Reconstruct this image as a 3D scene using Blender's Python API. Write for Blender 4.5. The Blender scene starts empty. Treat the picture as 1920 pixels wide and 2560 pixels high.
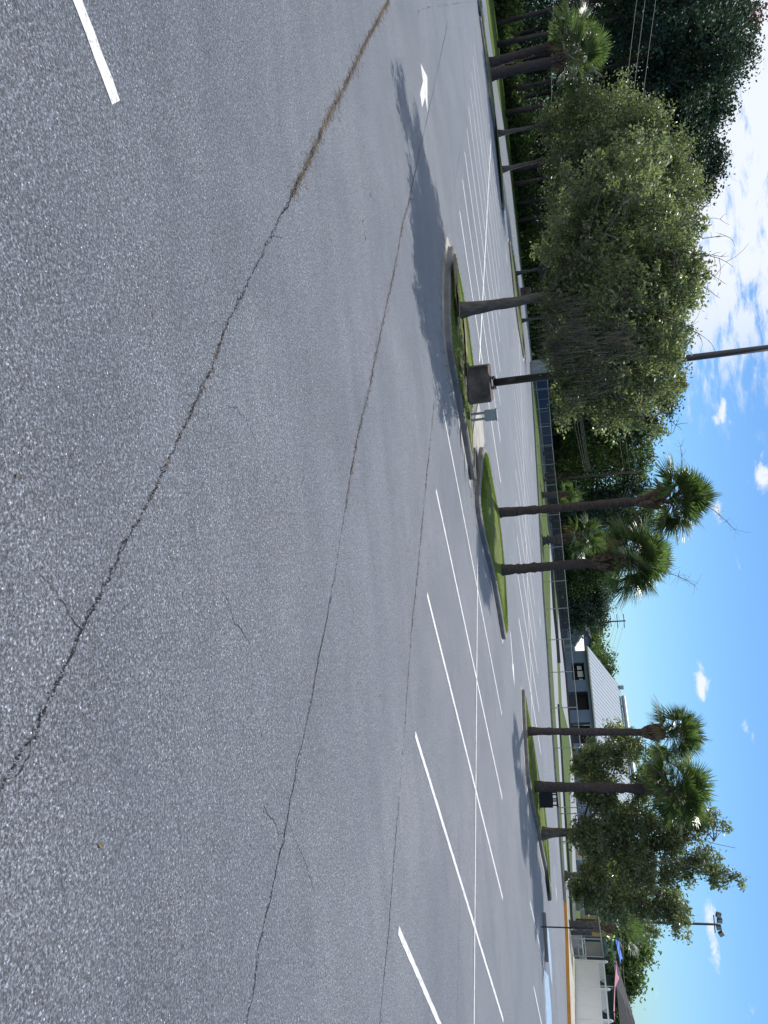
import bpy, math, random
import numpy as np
from mathutils import Matrix, Vector
C = bpy.context.scene.collection
rng = np.random.default_rng(7)
random.seed(7)
# ------------------------------------------------------------------ survey of the lot
FOC, RHO, PIT, H = 1923.0, math.radians(5.25), math.radians(13.2), 2.45
_R = np.array([1., 0, 0]); _F = np.array([0, math.cos(PIT), -math.sin(PIT)]); _U = np.array([0, math.sin(PIT), math.cos(PIT)])
EX = math.cos(RHO)*_U + math.sin(RHO)*_R
EY = -math.sin(RHO)*_U + math.cos(RHO)*_R
def ray(X, Y): return _F*FOC + EX*(X-960) + EY*(Y-1280)
def G(X, Y, z=0.0):
    "ground metres of a surveyed point"
    d = ray(X, Y); t = (z-H)/d[2]
    return (d[0]*t, d[1]*t)
def P(X, Y, y):
    "point at distance y"
    d = ray(X, Y); t = y/d[1]
    return np.array([d[0]*t, y, H+d[2]*t])
def ZT(xy, X, Y=None):
    "height above xy whose direction matches elevation X"
    lo, hi = -2., 60.
    for _ in range(40):
        m = (lo+hi)/2; v = np.array([xy[0], xy[1], m-H]); dd = v@_F
        px = 960 + FOC*(v@EX)/dd
        if px < X: lo = m
        else: hi = m
    return lo

# ------------------------------------------------------------------ tagging
def tag(o, label=None, cat=None, group=None, kind=None):
    if label: o['label'] = label
    if cat: o['category'] = cat
    if group: o['group'] = group
    if kind: o['kind'] = kind
    return o
def empty(name, loc, label=None, cat=None, group=None, kind=None):
    o = bpy.data.objects.new(name, None); C.objects.link(o); o.location = loc; o.empty_display_size = .2
    return tag(o, label, cat, group, kind)

# ------------------------------------------------------------------ mesh builder
class MB:
    def __init__(s): s.v = []; s.f = []; s.n = 0
    def add(s, v, f):
        v = np.asarray(v, float).reshape(-1, 3)
        s.v.append(v); s.f += [tuple(i+s.n for i in q) for q in f]; s.n += len(v); return s
    def box(s, c, size, rz=0., tilt=None, taper=1.0):
        x, y, z = [q/2 for q in size]
        v = np.array([[-x,-y,-z],[x,-y,-z],[x,y,-z],[-x,y,-z],[-x*taper,-y*taper,z],[x*taper,-y*taper,z],[x*taper,y*taper,z],[-x*taper,y*taper,z]])
        if tilt is not None: v = v @ np.array(Matrix.Rotation(tilt[1], 3, tilt[0])).T
        ca, sa = math.cos(rz), math.sin(rz)
        v = v @ np.array([[ca, sa, 0], [-sa, ca, 0], [0, 0, 1]])
        return s.add(v + np.array(c), [(0,3,2,1),(4,5,6,7),(0,1,5,4),(1,2,6,5),(2,3,7,6),(3,0,4,7)])
    def tube(s, pts, rad, n=8, cap=True, wob=0.):
        pts = np.asarray(pts, float); m = len(pts)
        rad = np.full(m, rad) if np.isscalar(rad) else np.asarray(rad, float)
        t = np.gradient(pts, axis=0); t /= np.linalg.norm(t, axis=1)[:, None]+1e-9
        ref = np.array([0, 0, 1.]) if abs(t[:, 2]).mean() < .8 else np.array([1., 0, 0])
        a = np.cross(t, ref); a /= np.linalg.norm(a, axis=1)[:, None]+1e-9; b = np.cross(t, a)
        an = np.linspace(0, 2*math.pi, n, endpoint=False)
        rr = rad[:, None]*(1+wob*rng.standard_normal((m, n)))
        v = pts[:, None, :] + (a[:, None, :]*np.cos(an)[None, :, None] + b[:, None, :]*np.sin(an)[None, :, None])*rr[:, :, None]
        f = []
        for i in range(m-1):
            for j in range(n):
                k = (j+1) % n; f.append((i*n+j, i*n+k, (i+1)*n+k, (i+1)*n+j))
        if cap: f.append(tuple(range(n))[::-1]); f.append(tuple((m-1)*n+j for j in range(n)))
        return s.add(v.reshape(-1, 3), f)
    def prism(s, poly, z0, z1):
        p = np.asarray(poly, float); n = len(p)
        v = np.vstack([np.c_[p, np.full(n, z0)], np.c_[p, np.full(n, z1)]])
        f = [(i, (i+1) % n, n+(i+1) % n, n+i) for i in range(n)]
        f.append(tuple(range(n, 2*n)))
        return s.add(v, f)
    def quads(s, V):           # V (n,4,3)
        n = len(V)
        if not n: return s
        s.v.append(V.reshape(-1, 3)); b = s.n + np.arange(n)[:, None]*4 + np.arange(4)[None]
        s.f += [tuple(r) for r in b.tolist()]; s.n += 4*n; return s
    def build(s, name, mat, parent=None, smooth=False, loc=None):
        me = bpy.data.meshes.new(name)
        V = np.vstack(s.v)
        org = np.array(loc if loc is not None else (0, 0, 0), float)
        V = V - org
        me.from_pydata(V.tolist(), [], s.f) if len(s.f) < 4000 or len({len(q) for q in s.f}) > 1 else fastmesh(me, V, np.array(s.f))
        me.materials.append(mat); me.update()
        if smooth: me.polygons.foreach_set('use_smooth', np.ones(len(me.polygons), bool))
        o = bpy.data.objects.new(name, me); C.objects.link(o)
        if parent is not None:
            o.parent = parent; o.location = org - np.array(parent_world(parent))
        else: o.location = org
        return o
def parent_world(o):
    p = np.array(o.location)
    while o.parent is not None: o = o.parent; p = p + np.array(o.location)
    return p
def fastmesh(me, V, F):
    k = F.shape[1]; n = len(F)
    me.vertices.add(len(V)); me.vertices.foreach_set('co', V.astype(np.float32).ravel())
    me.loops.add(n*k); me.loops.foreach_set('vertex_index', F.astype(np.int32).ravel())
    me.polygons.add(n); me.polygons.foreach_set('loop_start', np.arange(0, n*k, k, dtype=np.int32))
    me.update(calc_edges=True)

# ------------------------------------------------------------------ materials
class NT:
    def __init__(s, name):
        s.m = bpy.data.materials.new(name); s.m.use_nodes = True; s.t = s.m.node_tree; s.t.nodes.clear()
        s.out = s.t.nodes.new('ShaderNodeOutputMaterial')
        s.b = s.n('ShaderNodeBsdfPrincipled'); s.l(s.b.outputs[0], s.out.inputs[0])
    def n(s, t, **k):
        o = s.t.nodes.new(t)
        for a, v in k.items(): setattr(o, a, v)
        return o
    def l(s, a, b): s.t.links.new(a, b)
    def co(s, scale=(1,1,1), rot=0.):
        tc = s.n('ShaderNodeTexCoord'); mp = s.n('ShaderNodeMapping'); mp.inputs['Scale'].default_value = scale; mp.inputs['Rotation'].default_value = (0, 0, rot)
        s.l(tc.outputs['Object'], mp.inputs[0]); return mp.outputs[0]
    def noise(s, co, scale, detail=3, rough=.5, dist=0.):
        o = s.n('ShaderNodeTexNoise'); o.inputs['Scale'].default_value = scale; o.inputs['Detail'].default_value = detail
        o.inputs['Roughness'].default_value = rough; o.inputs['Distortion'].default_value = dist
        s.l(co, o.inputs['Vector']); return o.outputs['Fac']
    def ramp(s, f, stops):
        o = s.n('ShaderNodeValToRGB'); e = o.color_ramp.elements
        while len(e) < len(stops): e.new(.5)
        for i, (p, c) in enumerate(stops):
            e[i].position = p; e[i].color = (c, c, c, 1) if np.isscalar(c) else (*c, 1)
        s.l(f, o.inputs[0]); return o.outputs[0]
    def mix(s, a, b, f, mode='MIX'):
        o = s.n('ShaderNodeMix', data_type='RGBA', blend_type=mode)
        for sock, val in ((o.inputs[0], f), (o.inputs[6], a), (o.inputs[7], b)):
            if hasattr(val, 'is_linked') or hasattr(val, 'links'): s.l(val, sock)
            elif sock == o.inputs[0]: sock.default_value = val
            else: sock.default_value = (*val, 1) if not np.isscalar(val) else (val, val, val, 1)
        return o.outputs[2]
    def bump(s, h, strength, dist):
        o = s.n('ShaderNodeBump'); o.inputs['Strength'].default_value = strength; o.inputs['Distance'].default_value = dist
        s.l(h, o.inputs['Height']); s.l(o.outputs[0], s.b.inputs['Normal']); return o
    def set(s, rough=.8, spec=.3, metal=0.):
        s.b.inputs['Roughness'].default_value = rough; s.b.inputs['Specular IOR Level'].default_value = spec; s.b.inputs['Metallic'].default_value = metal
        return s
def simple(name, col, col2=None, scale=3., rough=.7, spec=.3, metal=0., bump=0., det=4, stretch=(1,1,1)):
    t = NT(name).set(rough, spec, metal); co = t.co(stretch)
    f = t.noise(co, scale, det, .6)
    c2 = col2 or tuple(q*.7 for q in col)
    t.l(t.ramp(f, [(.3, c2), (.7, col)]), t.b.inputs['Base Color'])
    if bump: t.bump(f, bump, .02)
    return t.m
def leafmat(name, cols, trans=.35, rough=.45, spec=.5, scale=.6):
    t = NT(name).set(rough, spec)
    g = t.n('ShaderNodeNewGeometry')
    c = t.ramp(g.outputs['Random Per Island'], [(i/(len(cols)-1), q) for i, q in enumerate(cols)])
    f = t.noise(t.co(), scale, 2)
    c = t.mix(c, t.ramp(f, [(.35, .72), (.65, 1.25)]), 1.0, 'MULTIPLY')
    t.l(c, t.b.inputs['Base Color'])
    tr = t.n('ShaderNodeBsdfTranslucent')
    t.l(t.mix(c, (1.22, 1.30, .80), 1.0, 'MULTIPLY'), tr.inputs[0])
    mx = t.n('ShaderNodeMixShader'); mx.inputs[0].default_value = trans
    t.l(t.b.outputs[0], mx.inputs[1]); t.l(tr.outputs[0], mx.inputs[2]); t.l(mx.outputs[0], t.out.inputs[0])
    return t.m

def asphalt():
    t = NT('asphalt').set(.82, .9)
    t.b.inputs['Sheen Weight'].default_value = .5; t.b.inputs['Sheen Roughness'].default_value = .30; t.b.inputs['Sheen Tint'].default_value = (.90, .95, 1., 1)
    co = t.co(); E1A = math.radians(132.6)
    fine = t.noise(co, 62, 3, .8)
    mid = t.noise(co, 27, 5, .8)
    vo = t.n('ShaderNodeTexVoronoi'); vo.inputs['Scale'].default_value = 82; t.l(co, vo.inputs['Vector'])
    chip = t.ramp(vo.outputs['Color'], [(0, .22), (.35, .70), (.65, 1.15), (.85, 1.6), (1., 2.6)])
    base = t.ramp(fine, [(.33, (.010, .012, .018)), (.45, (.066, .074, .089)), (.54, (.138, .152, .174)), (.68, (.35, .365, .39))])
    c = t.mix(base, chip, .9, 'MULTIPLY')
    c = t.mix(c, t.ramp(mid, [(.36, .30), (.46, .90), (.56, 1.12), (.70, 1.8)]), 1., 'MULTIPLY')
    big = t.noise(co, .32, 4, .6, .6); big2 = t.noise(co, .06, 3, .5)
    st = t.noise(t.co((.09, 1.5, 1), -E1A), 1.1, 5, .65)
    st2 = t.noise(t.co((.22, 3.5, 1), -E1A + 1.57), .8, 4, .6)
    c = t.mix(c, t.ramp(big, [(.3, (.68, .71, .77)), (.5, (.97, .97, .98)), (.7, (1.26, 1.23, 1.20))]), 1., 'MULTIPLY')
    c = t.mix(c, t.ramp(big2, [(.35, (.84, .88, .94)), (.65, (1.14, 1.11, 1.08))]), 1., 'MULTIPLY')
    c = t.mix(c, t.ramp(st, [(.3, (.78, .80, .84)), (.7, (1.20, 1.17, 1.15))]), .8, 'MULTIPLY')
    c = t.mix(c, t.ramp(st2, [(.3, .90), (.7, 1.10)]), .8, 'MULTIPLY')
    pit = t.noise(co, 55, 2, .6); pit2 = t.noise(co, 24, 3, .6)
    patch_ = t.ramp(t.noise(co, .9, 4, .65, .4), [(.38, 1.), (.60, .35)])
    c = t.mix(c, t.ramp(pit, [(.0, .03), (.40, .08), (.45, 1.)]), patch_, 'MULTIPLY')
    c = t.mix(c, t.ramp(pit2, [(.0, .03), (.36, .08), (.41, 1.)]), patch_, 'MULTIPLY')
    sp = t.n('ShaderNodeTexVoronoi'); sp.inputs['Scale'].default_value = 70; t.l(co, sp.inputs['Vector'])
    sel = t.ramp(sp.outputs['Color'], [(.0, 0.), (.87, 0.), (.94, 1.)]); dd = t.ramp(sp.outputs['Distance'], [(.0, 1.), (.22, .9), (.36, 0.)])
    mul = t.mix(sel, dd, 1., 'MULTIPLY')
    c = t.mix(c, (.85, .88, .90), mul)
    t.l(c, t.b.inputs['Base Color'])
    h = t.n('ShaderNodeMath', operation='ADD'); t.l(fine, h.inputs[0]); t.l(pit, h.inputs[1])
    t.bump(h.outputs[0], .9, .012)
    return t.m
def paintmat(name, col, wear=.36):
    t = NT(name).set(.6, .35); co = t.co()
    f = t.noise(co, 60, 4, .7); g = t.noise(co, 5, 3, .6)
    s = t.n('ShaderNodeMath', operation='MULTIPLY_ADD'); t.l(g, s.inputs[0]); s.inputs[1].default_value = .55; 
    t.l(f, s.inputs[2])
    c = t.ramp(s.outputs[0], [(.0, (.10, .11, .12)), (wear+.10, (.13, .14, .155)), (wear+.17, tuple(q*.62 for q in col)), (wear+.28, tuple(q*.88 for q in col)), (1., col)])
    t.l(c, t.b.inputs['Base Color']); t.bump(f, .3, .004)
    return t.m
def turfmat(name, a, b, c3, scale=1.2):
    t = NT(name).set(.9, .1); co = t.co()
    f = t.noise(co, scale, 4, .65); g = t.noise(co, 22, 3, .7)
    c = t.ramp(f, [(.32, c3), (.46, a), (.68, b)])
    c = t.mix(c, t.ramp(g, [(.3, .65), (.7, 1.3)]), 1., 'MULTIPLY')
    t.l(c, t.b.inputs['Base Color']); t.bump(g, .8, .05)
    return t.m
M = {}
M['asphalt'] = asphalt()
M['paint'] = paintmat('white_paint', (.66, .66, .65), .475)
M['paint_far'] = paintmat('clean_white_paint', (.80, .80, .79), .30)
M['bluepaint'] = paintmat('blue_paint', (.28, .42, .58), .5)
M['crack'] = simple('crack_fill', (.040, .040, .046), (.014, .014, .017), 30, .95, .05)
M['litter'] = leafmat('needle_litter', [(.13, .10, .075), (.22, .17, .125), (.10, .08, .06)], .1, .9, .1, 3)
M['kerb'] = simple('kerb_concrete', (.25, .245, .24), (.145, .14, .14), 2.5, .85, .25, bump=.4, det=8)
M['slab'] = simple('slab_concrete', (.44, .42, .38), (.26, .25, .23), 1.7, .85, .25, bump=.3, det=8)
M['turf'] = turfmat('island_turf', (.105, .150, .038), (.175, .215, .060), (.21, .17, .11))
M['turf_patchy_shade'] = turfmat('patchy_shade_turf', (.11, .14, .045), (.125, .185, .035), (.16, .115, .075), .9)  # brown soil patches; also stands in for tree shade on the dark island
M['turf2'] = turfmat('verge_turf', (.070, .112, .026), (.115, .165, .036), (.09, .125, .035), .3)
M['soil'] = simple('bare_soil', (.30, .25, .20), (.16, .12, .09), 3, .95, .1, bump=.8, det=8)
M['grass'] = leafmat('grass_blades', [(.09, .16, .025), (.17, .25, .045), (.26, .29, .09)], .35, .6, .2, .8)
M['bark'] = simple('oak_bark', (.24, .21, .185), (.085, .075, .065), 11, .95, .1, bump=.9, det=6, stretch=(1, 1, .25))
M['palmbark'] = simple('palm_bark', (.125, .10, .092), (.045, .036, .036), 16, .95, .1, bump=.9, det=6, stretch=(.5, .5, 2.2))
M['boots'] = simple('palm_boots', (.24, .18, .14), (.09, .06, .05), 9, .9, .1, bump=.6)
M['oakleaf'] = leafmat('oak_leaves', [(.115, .145, .085), (.155, .185, .095), (.20, .235, .115), (.28, .31, .165)], .48, .42, .7, .9)
M['moss'] = leafmat('hanging_moss', [(.13, .115, .10), (.20, .18, .15), (.10, .085, .075)], .25, .8, .2, 2)
M['palmleaf'] = leafmat('palm_leaves', [(.065, .11, .045), (.10, .155, .055), (.165, .225, .08)], .40, .32, .9, 1.2)
M['deadfrond'] = leafmat('dead_fronds', [(.20, .15, .09), (.30, .23, .15)], .3, .8, .2, 2)
M['pineleaf'] = leafmat('pine_foliage', [(.022, .048, .038), (.036, .068, .045), (.055, .092, .052)], .22, .6, .3, .12)
M['woodleaf'] = leafmat('wood_foliage', [(.045, .085, .030), (.085, .135, .040), (.14, .195, .05)], .36, .5, .4, .15)
M['redleaf'] = leafmat('red_foliage', [(.10, .045, .045), (.15, .08, .07)], .25, .6, .3, .3)
M['pinebark'] = simple('pine_bark', (.12, .095, .085), (.05, .04, .038), 4, .95, .1, bump=.6, stretch=(1, 1, .2))
M['galv'] = simple('galvanised_steel', (.42, .44, .46), (.32, .34, .36), 5, .45, .5, .6)
M['darkmetal'] = simple('dark_metal', (.045, .045, .050), (.025, .025, .03), 5, .5, .5, .3)
M['polemetal'] = simple('bronze_pole_paint', (.065, .060, .060), (.045, .04, .04), 3, .5, .4, .2)
M['oldconc'] = simple('stained_concrete', (.20, .17, .15), (.055, .043, .040), 2.4, .9, .2, bump=.5, det=8)
M['boxmetal'] = simple('grey_cabinet_paint', (.36, .40, .40), (.30, .33, .34), 3, .5, .4)
M['vinyl'] = simple('white_vinyl', (.78, .79, .80), (.72, .73, .74), 1, .45, .4)
M['yellow'] = simple('yellow_paint', (.62, .30, .05), (.48, .22, .035), 2, .6, .3, det=7)
M['yellowpost'] = simple('yellow_post_paint', (.60, .42, .07), None, 2, .6, .3)
M['schoolwall'] = simple('school_wall', (.16, .22, .31), (.13, .18, .26), .4, .8, .2)
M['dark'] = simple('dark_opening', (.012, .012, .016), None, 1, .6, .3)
M['darkblue'] = simple('screen_fabric', (.045, .075, .14), (.03, .055, .11), .4, .8, .2)
M['trim'] = simple('pale_trim', (.62, .62, .58), None, 1, .6, .3)
M['white'] = simple('white_panel', (.80, .80, .78), None, 1, .6, .3)
M['beige'] = simple('beige_wall', (.50, .45, .36), None, .5, .8, .2)
M['darkroof'] = simple('dark_shingles', (.055, .055, .060), (.03, .03, .035), 3, .9, .2)
M['road'] = simple('pale_road', (.30, .31, .33), (.24, .25, .27), .3, .8, .3)
M['blue'] = simple('blue_sail', (.02, .13, .60), None, 1, .7, .2)
M['green'] = simple('green_sail', (.20, .62, .13), None, 1, .7, .2)
M['pink'] = simple('pink_sail', (.55, .24, .32), None, 1, .7, .2)
M['plastic'] = simple('black_plastic', (.020, .020, .025), (.012, .012, .015), 6, .5, .4)
M['wire'] = simple('wire', (.10, .10, .11), None, 1, .6, .3)
M['lamp'] = simple('lamp_glass', (.30, .30, .30), None, 1, .3, .5)
def roofmat():
    t = NT('standing_seam_roof').set(.7, .25, .0); co = t.co()
    w = t.noise(co, .5, 3)
    t.l(t.ramp(w, [(.3, (.20, .26, .32)), (.7, (.225, .285, .345))]), t.b.inputs['Base Color']); return t.m
M['roof'] = roofmat()
def meshmat(name, col, a):
    t = NT(name).set(.5, .4); t.b.inputs['Base Color'].default_value = (*col, 1)
    tr = t.n('ShaderNodeBsdfTransparent'); mx = t.n('ShaderNodeMixShader'); mx.inputs[0].default_value = a
    t.l(tr.outputs[0], mx.inputs[1]); t.l(t.b.outputs[0], mx.inputs[2]); t.l(mx.outputs[0], t.out.inputs[0]); return t.m
M['chain'] = meshmat('chain_link', (.16, .19, .24), .16)
M['pine_needles'] = M['pineleaf']

# ------------------------------------------------------------------ ground
def sheet(name, poly, z, mat, kind='structure', label=None, cat=None):
    mb = MB(); p = np.asarray(poly, float)
    mb.add(np.c_[p, np.full(len(p), z)], [tuple(range(len(p)))])
    o = mb.build(name, mat)
    if o.data.polygons[0].normal.z < 0: o.data.flip_normals()
    return tag(o, label, cat, None, kind)
sheet('ground', [(-900,-300),(900,-300),(900,1500),(-900,1500)], -.03, M['turf2'])
kerbpx = [(1324,905),(1335,1080),(1346,1280),(1356,1480),(1366,1620),(1377,1800),(1388,1960),(1400,2140),(1408,2250)]
farkerb = [G(*q) for q in kerbpx]
orange = [G(1409,2255),G(1413,2340),G(1415.5,2450),G(1419,2560)]
o0 = orange[-1]; orange.append((o0[0]+.35*2, o0[1]-12))
left_near = [G(1196,43), G(1202.7,91.6), G(1217,200), G(1220.6,245.7), G(1235,332.5), G(1248,426.6), G(1258.4,518.6)]
lot = [(-60,-12),(60,-12),(60,20),(orange[-1][0]+1,20)] + orange[::-1] + farkerb[::-1] + [(-60, 100), (-75, 60)]
woodside = [G(1205,-120),G(1214.7,0),G(1222,67.5),G(1231.6,135),G(1243.7,221),G(1252.4,275),G(1261,325),G(1272.7,412),G(1288,540),G(1304,685),G(1319,766),G(1326,840),G(1331,900)]
lot2 = [(-90,-12),(60,-12),(60,20),(orange[-1][0]+.0,20)] + orange[::-1] + farkerb[::-1] + [G(1331,900)] + woodside[::-1] + [(-95, 55)]
sheet('asphalt_lot', lot2, 0., M['asphalt'])

E1 = np.array([math.cos(math.radians(132.627)), math.sin(math.radians(132.627))])
E2 = np.array([math.cos(math.radians(37.365)), math.sin(math.radians(37.365))])
def line_strip(a, b, w=.11, name='parking_line', mat='paint', z=.004, jit=.004, lab=None):
    a = np.array(a[:2], float); b = np.array(b[:2], float); L = np.linalg.norm(b-a); d = (b-a)/L; n = np.array([-d[1], d[0]])
    k = max(3, int(L/.12)) if L < 15 else int(L/.4)
    t = np.linspace(0, 1, k)[:, None]; c = a + (b-a)*t
    j1 = rng.standard_normal(k)[:, None]*jit; j2 = rng.standard_normal(k)[:, None]*jit
    lft = c + n*(w/2) + n*j1; rgt = c - n*(w/2) + n*j2
    V = np.vstack([np.c_[lft, np.full(k, z)], np.c_[rgt, np.full(k, z)]])
    mb = MB(); mb.add(V, [(k+i, k+i+1, i+1, i) for i in range(k-1)])
    return tag(mb.build(name, M[mat]), lab, None, None, 'structure')
O1 = np.array([5.135, 9.143]); S1 = 2.697; D1 = 5.608; D2 = 10.966
for k in range(-3, 19):
    a = O1 + E1*S1*k; c = a + E2*D1; b = a + E2*D2
    if k in (5, 6, 7): continue
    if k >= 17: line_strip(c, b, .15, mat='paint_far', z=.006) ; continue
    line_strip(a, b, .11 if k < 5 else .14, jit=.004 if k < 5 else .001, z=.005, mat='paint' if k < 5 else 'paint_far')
line_strip(G(1183, 2700), G(1194, 1318), .11, z=.008)
line_strip(G(1198, 905), G(1227, 348), .14, z=.010, mat='paint_far')
# row behind the camera's left
for k in range(0, 1):
    a = np.array(G(290, 256)) + E1*S1*k
    line_strip(a, a - E2*4.6, .12, jit=.004)
# second double row
N0 = np.array([5.3, 34.8]); F0 = np.array([13.9, 42.35]); U2 = np.array([-.6472, .7625])
for k in range(-5, 15):
    a = N0 + U2*2.697*k; b = F0 + U2*2.69*k
    m = (a+b)/2
    if k in (-1,): line_strip(m, b); continue
    if k < -1: continue
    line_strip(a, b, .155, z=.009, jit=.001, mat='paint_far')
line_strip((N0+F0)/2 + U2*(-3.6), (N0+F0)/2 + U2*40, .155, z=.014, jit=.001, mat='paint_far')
line_strip(G(1324.8, 2254), G(1360, 2416), .12)
line_strip(G(1334, 2467), G(1362, 2600), .12)
line_strip(G(1358, 2400), G(1366, 2600), .12, z=.008)
sheet('blue_hatch_marking', [G(1360,2424),G(1371,2440),G(1378,2520),G(1381,2600),G(1368,2600),G(1364,2500)], .004, M['bluepaint'])
sheet('pale_blue_marking', [G(1367,2310),G(1372,2330),G(1378,2400),G(1381,2470),G(1376,2440),G(1370,2380)], .004, M['bluepaint'])
# arrows
def arrow_from(pts, name='painted_arrow'): return sheet(name, [G(*q) for q in pts], .004, M['paint'])
arrow_from([(1051,158),(1068,192.5),(1068.5,282),(1062.5,243),(1055,269.5),(1049.5,233),(1057,203)])
def arrow(c, dirv, L=1.9):
    c = np.array(c); d = np.array(dirv)/np.linalg.norm(dirv); n = np.array([-d[1], d[0]])
    pts = [(-.5,.05),(.1,.05),(.05,.19),(.5,0),(.05,-.19),(.1,-.05),(-.5,-.05)]
    sheet('painted_arrow', [c + d*L*a + n*L*b for a, b in pts], .004, M['paint'])
for (x, y), dv in (((1281,1650), E2), ((1328,1135), -E1), ((1266,637), -E1), ((1349,1540), -E1), ((1389,2212), -E1)):
    arrow(G(x, y), np.array(G(x+3, y+40)) - np.array(G(x-3, y-40)), 2.1)

# cracks
def crack(px, w=.010, name='asphalt_crack', seg=.05, gaps=0.):
    p = [np.array(G(*q)) for q in px]; P2 = []
    for a, b in zip(p[:-1], p[1:]):
        L = np.linalg.norm(b-a); n = max(2, int(L/seg)); tt = np.linspace(0, 1, n, endpoint=False)
        P2 += [a+(b-a)*t for t in tt]
    P2.append(p[-1]); P2 = np.array(P2); k = len(P2)
    d = np.gradient(P2, axis=0); d /= np.linalg.norm(d, axis=1)[:, None]+1e-9; nn = np.c_[-d[:, 1], d[:, 0]]
    w1 = np.cumsum(rng.standard_normal(k)); kl = min(25, k if k % 2 else k-1); ker = np.ones(kl)/kl
    w1 = w1-np.convolve(w1, ker, 'same'); off = w1*.011 + rng.standard_normal(k)*.004
    P2 = P2 + nn*off[:, None]
    lowf = np.interp(np.arange(k), np.arange(0, k+12, 12), rng.random(len(np.arange(0, k+12, 12))))
    ww = w*(.25+1.1*lowf)*(.55+.9*rng.random(k)); 
    if gaps: ww = np.where(lowf < gaps, ww*.12, ww)
    V = np.vstack([np.c_[P2+nn*ww[:, None]/2, np.full(k, .003)], np.c_[P2-nn*ww[:, None]/2, np.full(k, .003)]])
    mb = MB(); mb.add(V, [(k+i, k+i+1, i+1, i) for i in range(k-1)])
    return tag(mb.build(name, M['crack']), None, None, None, 'structure'), P2
DS = 1.15742
def dp(l): return [(x*DS, y*DS) for x, y in l]
c1 = dp([(-30,1760),(0,1700),(70,1590),(110,1500),(150,1420),(175,1360),(235,1250),(270,1170),(320,1090),(362,1000),(400,915),(455,800),(490,700),(560,560),(600,480),(630,420),(665,350),(700,270),(745,185),(790,90),(840,0)])
c2 = dp([(525,2260),(530,2212),(552,2100),(570,2000),(600,1860),(615,1790),(650,1620),(685,1440),(715,1290),(745,1100),(770,950),(795,850),(830,680),(850,590),(870,480),(890,410)])
c3 = dp([(815,2260),(820,2212),(840,2000),(855,1800),(875,1560),(885,1400),(905,1200),(920,1040),(937,870)])
crack(c1[:15], .0045, gaps=.4, seg=.025); crack(c1[14:], .009, seg=.05, gaps=.2); crack(c2, .008, seg=.05, gaps=.35); crack(c3, .010, seg=.06, gaps=.45)
def chips(px, n, w, size=.006):
    p = np.array([G(*q) for q in px]); L = np.r_[0, np.cumsum(np.linalg.norm(np.diff(p, axis=0), axis=1))]
    u = rng.random(n)*L[-1]; x = np.interp(u, L, p[:, 0]); y = np.interp(u, L, p[:, 1])
    wl = w*(.15+.85*np.interp(u, np.linspace(0, L[-1], 60), rng.random(60)))
    wob = np.interp(u, np.linspace(0, L[-1], 140), rng.standard_normal(140))*w*.35
    d = (p[-1]-p[0])/np.linalg.norm(p[-1]-p[0]); nn = np.array([-d[1], d[0]])
    c = np.c_[x, y]+nn*(wob+wl*rng.standard_normal(n)*.5)[:, None]
    k = 5; a = rng.random((n, 1))*6.28+np.linspace(0, 2*math.pi, k, endpoint=False)[None]; r = size*(.35+rng.random((n, k)))*(.5+rng.random((n, 1)))
    V = np.stack([c[:, 0:1]+np.cos(a)*r, c[:, 1:2]+np.sin(a)*r, np.full((n, k), .0035)+rng.random((n, 1))*.0004], 2).reshape(-1, 3)
    me = bpy.data.meshes.new('crack_debris'); fastmesh(me, V, np.arange(n*k).reshape(n, k)); me.materials.append(M['crack']); me.update()
    o = bpy.data.objects.new('asphalt_crack', me); C.objects.link(o); tag(o, None, None, None, 'structure')
chips(c1[:15], 1300, .020, .005); chips(c2, 1300, .014, .006); chips(c1[14:], 700, .03, .008); chips(c3, 700, .018, .007)
crack(dp([(175,1365),(140,1310),(105,1265),(85,1240)]), .005, seg=.03); crack(dp([(610,1800),(585,1770),(570,1735)]), .005, seg=.04)
crack(dp([(620,1785),(650,1840),(680,1900)]), .005, seg=.04); crack(dp([(150,1455),(190,1500),(225,1530)]), .004, gaps=.5, seg=.03)
crack(dp([(480,1280),(520,1360),(545,1410),(565,1440)]), .004, gaps=.5, seg=.03); crack(dp([(0,1190),(30,1250),(50,1300)]), .004, gaps=.5, seg=.03)
crack(dp([(885,420),(930,220),(967,50)]), .018, seg=.15); crack(dp([(975,440),(990,350),(1000,290)]), .014, seg=.15)
crack(dp([(790,520),(782,480),(805,400)]), .014, gaps=.4); crack(dp([(725,1180),(735,1230),(745,1260)]), .01, gaps=.4)
crack(dp([(1035,0),(900,20)]), .01, gaps=.5); crack(dp([(985,2212),(990,2100),(993,1900),(985,1700)]), .008, seg=.15, gaps=.45)
crack(dp([(470,840),(490,880),(530,900),(560,960)]), .003, gaps=.6, seg=.03); crack(dp([(320,1100),(345,1160),(380,1230)]), .003, gaps=.6, seg=.03)
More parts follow.
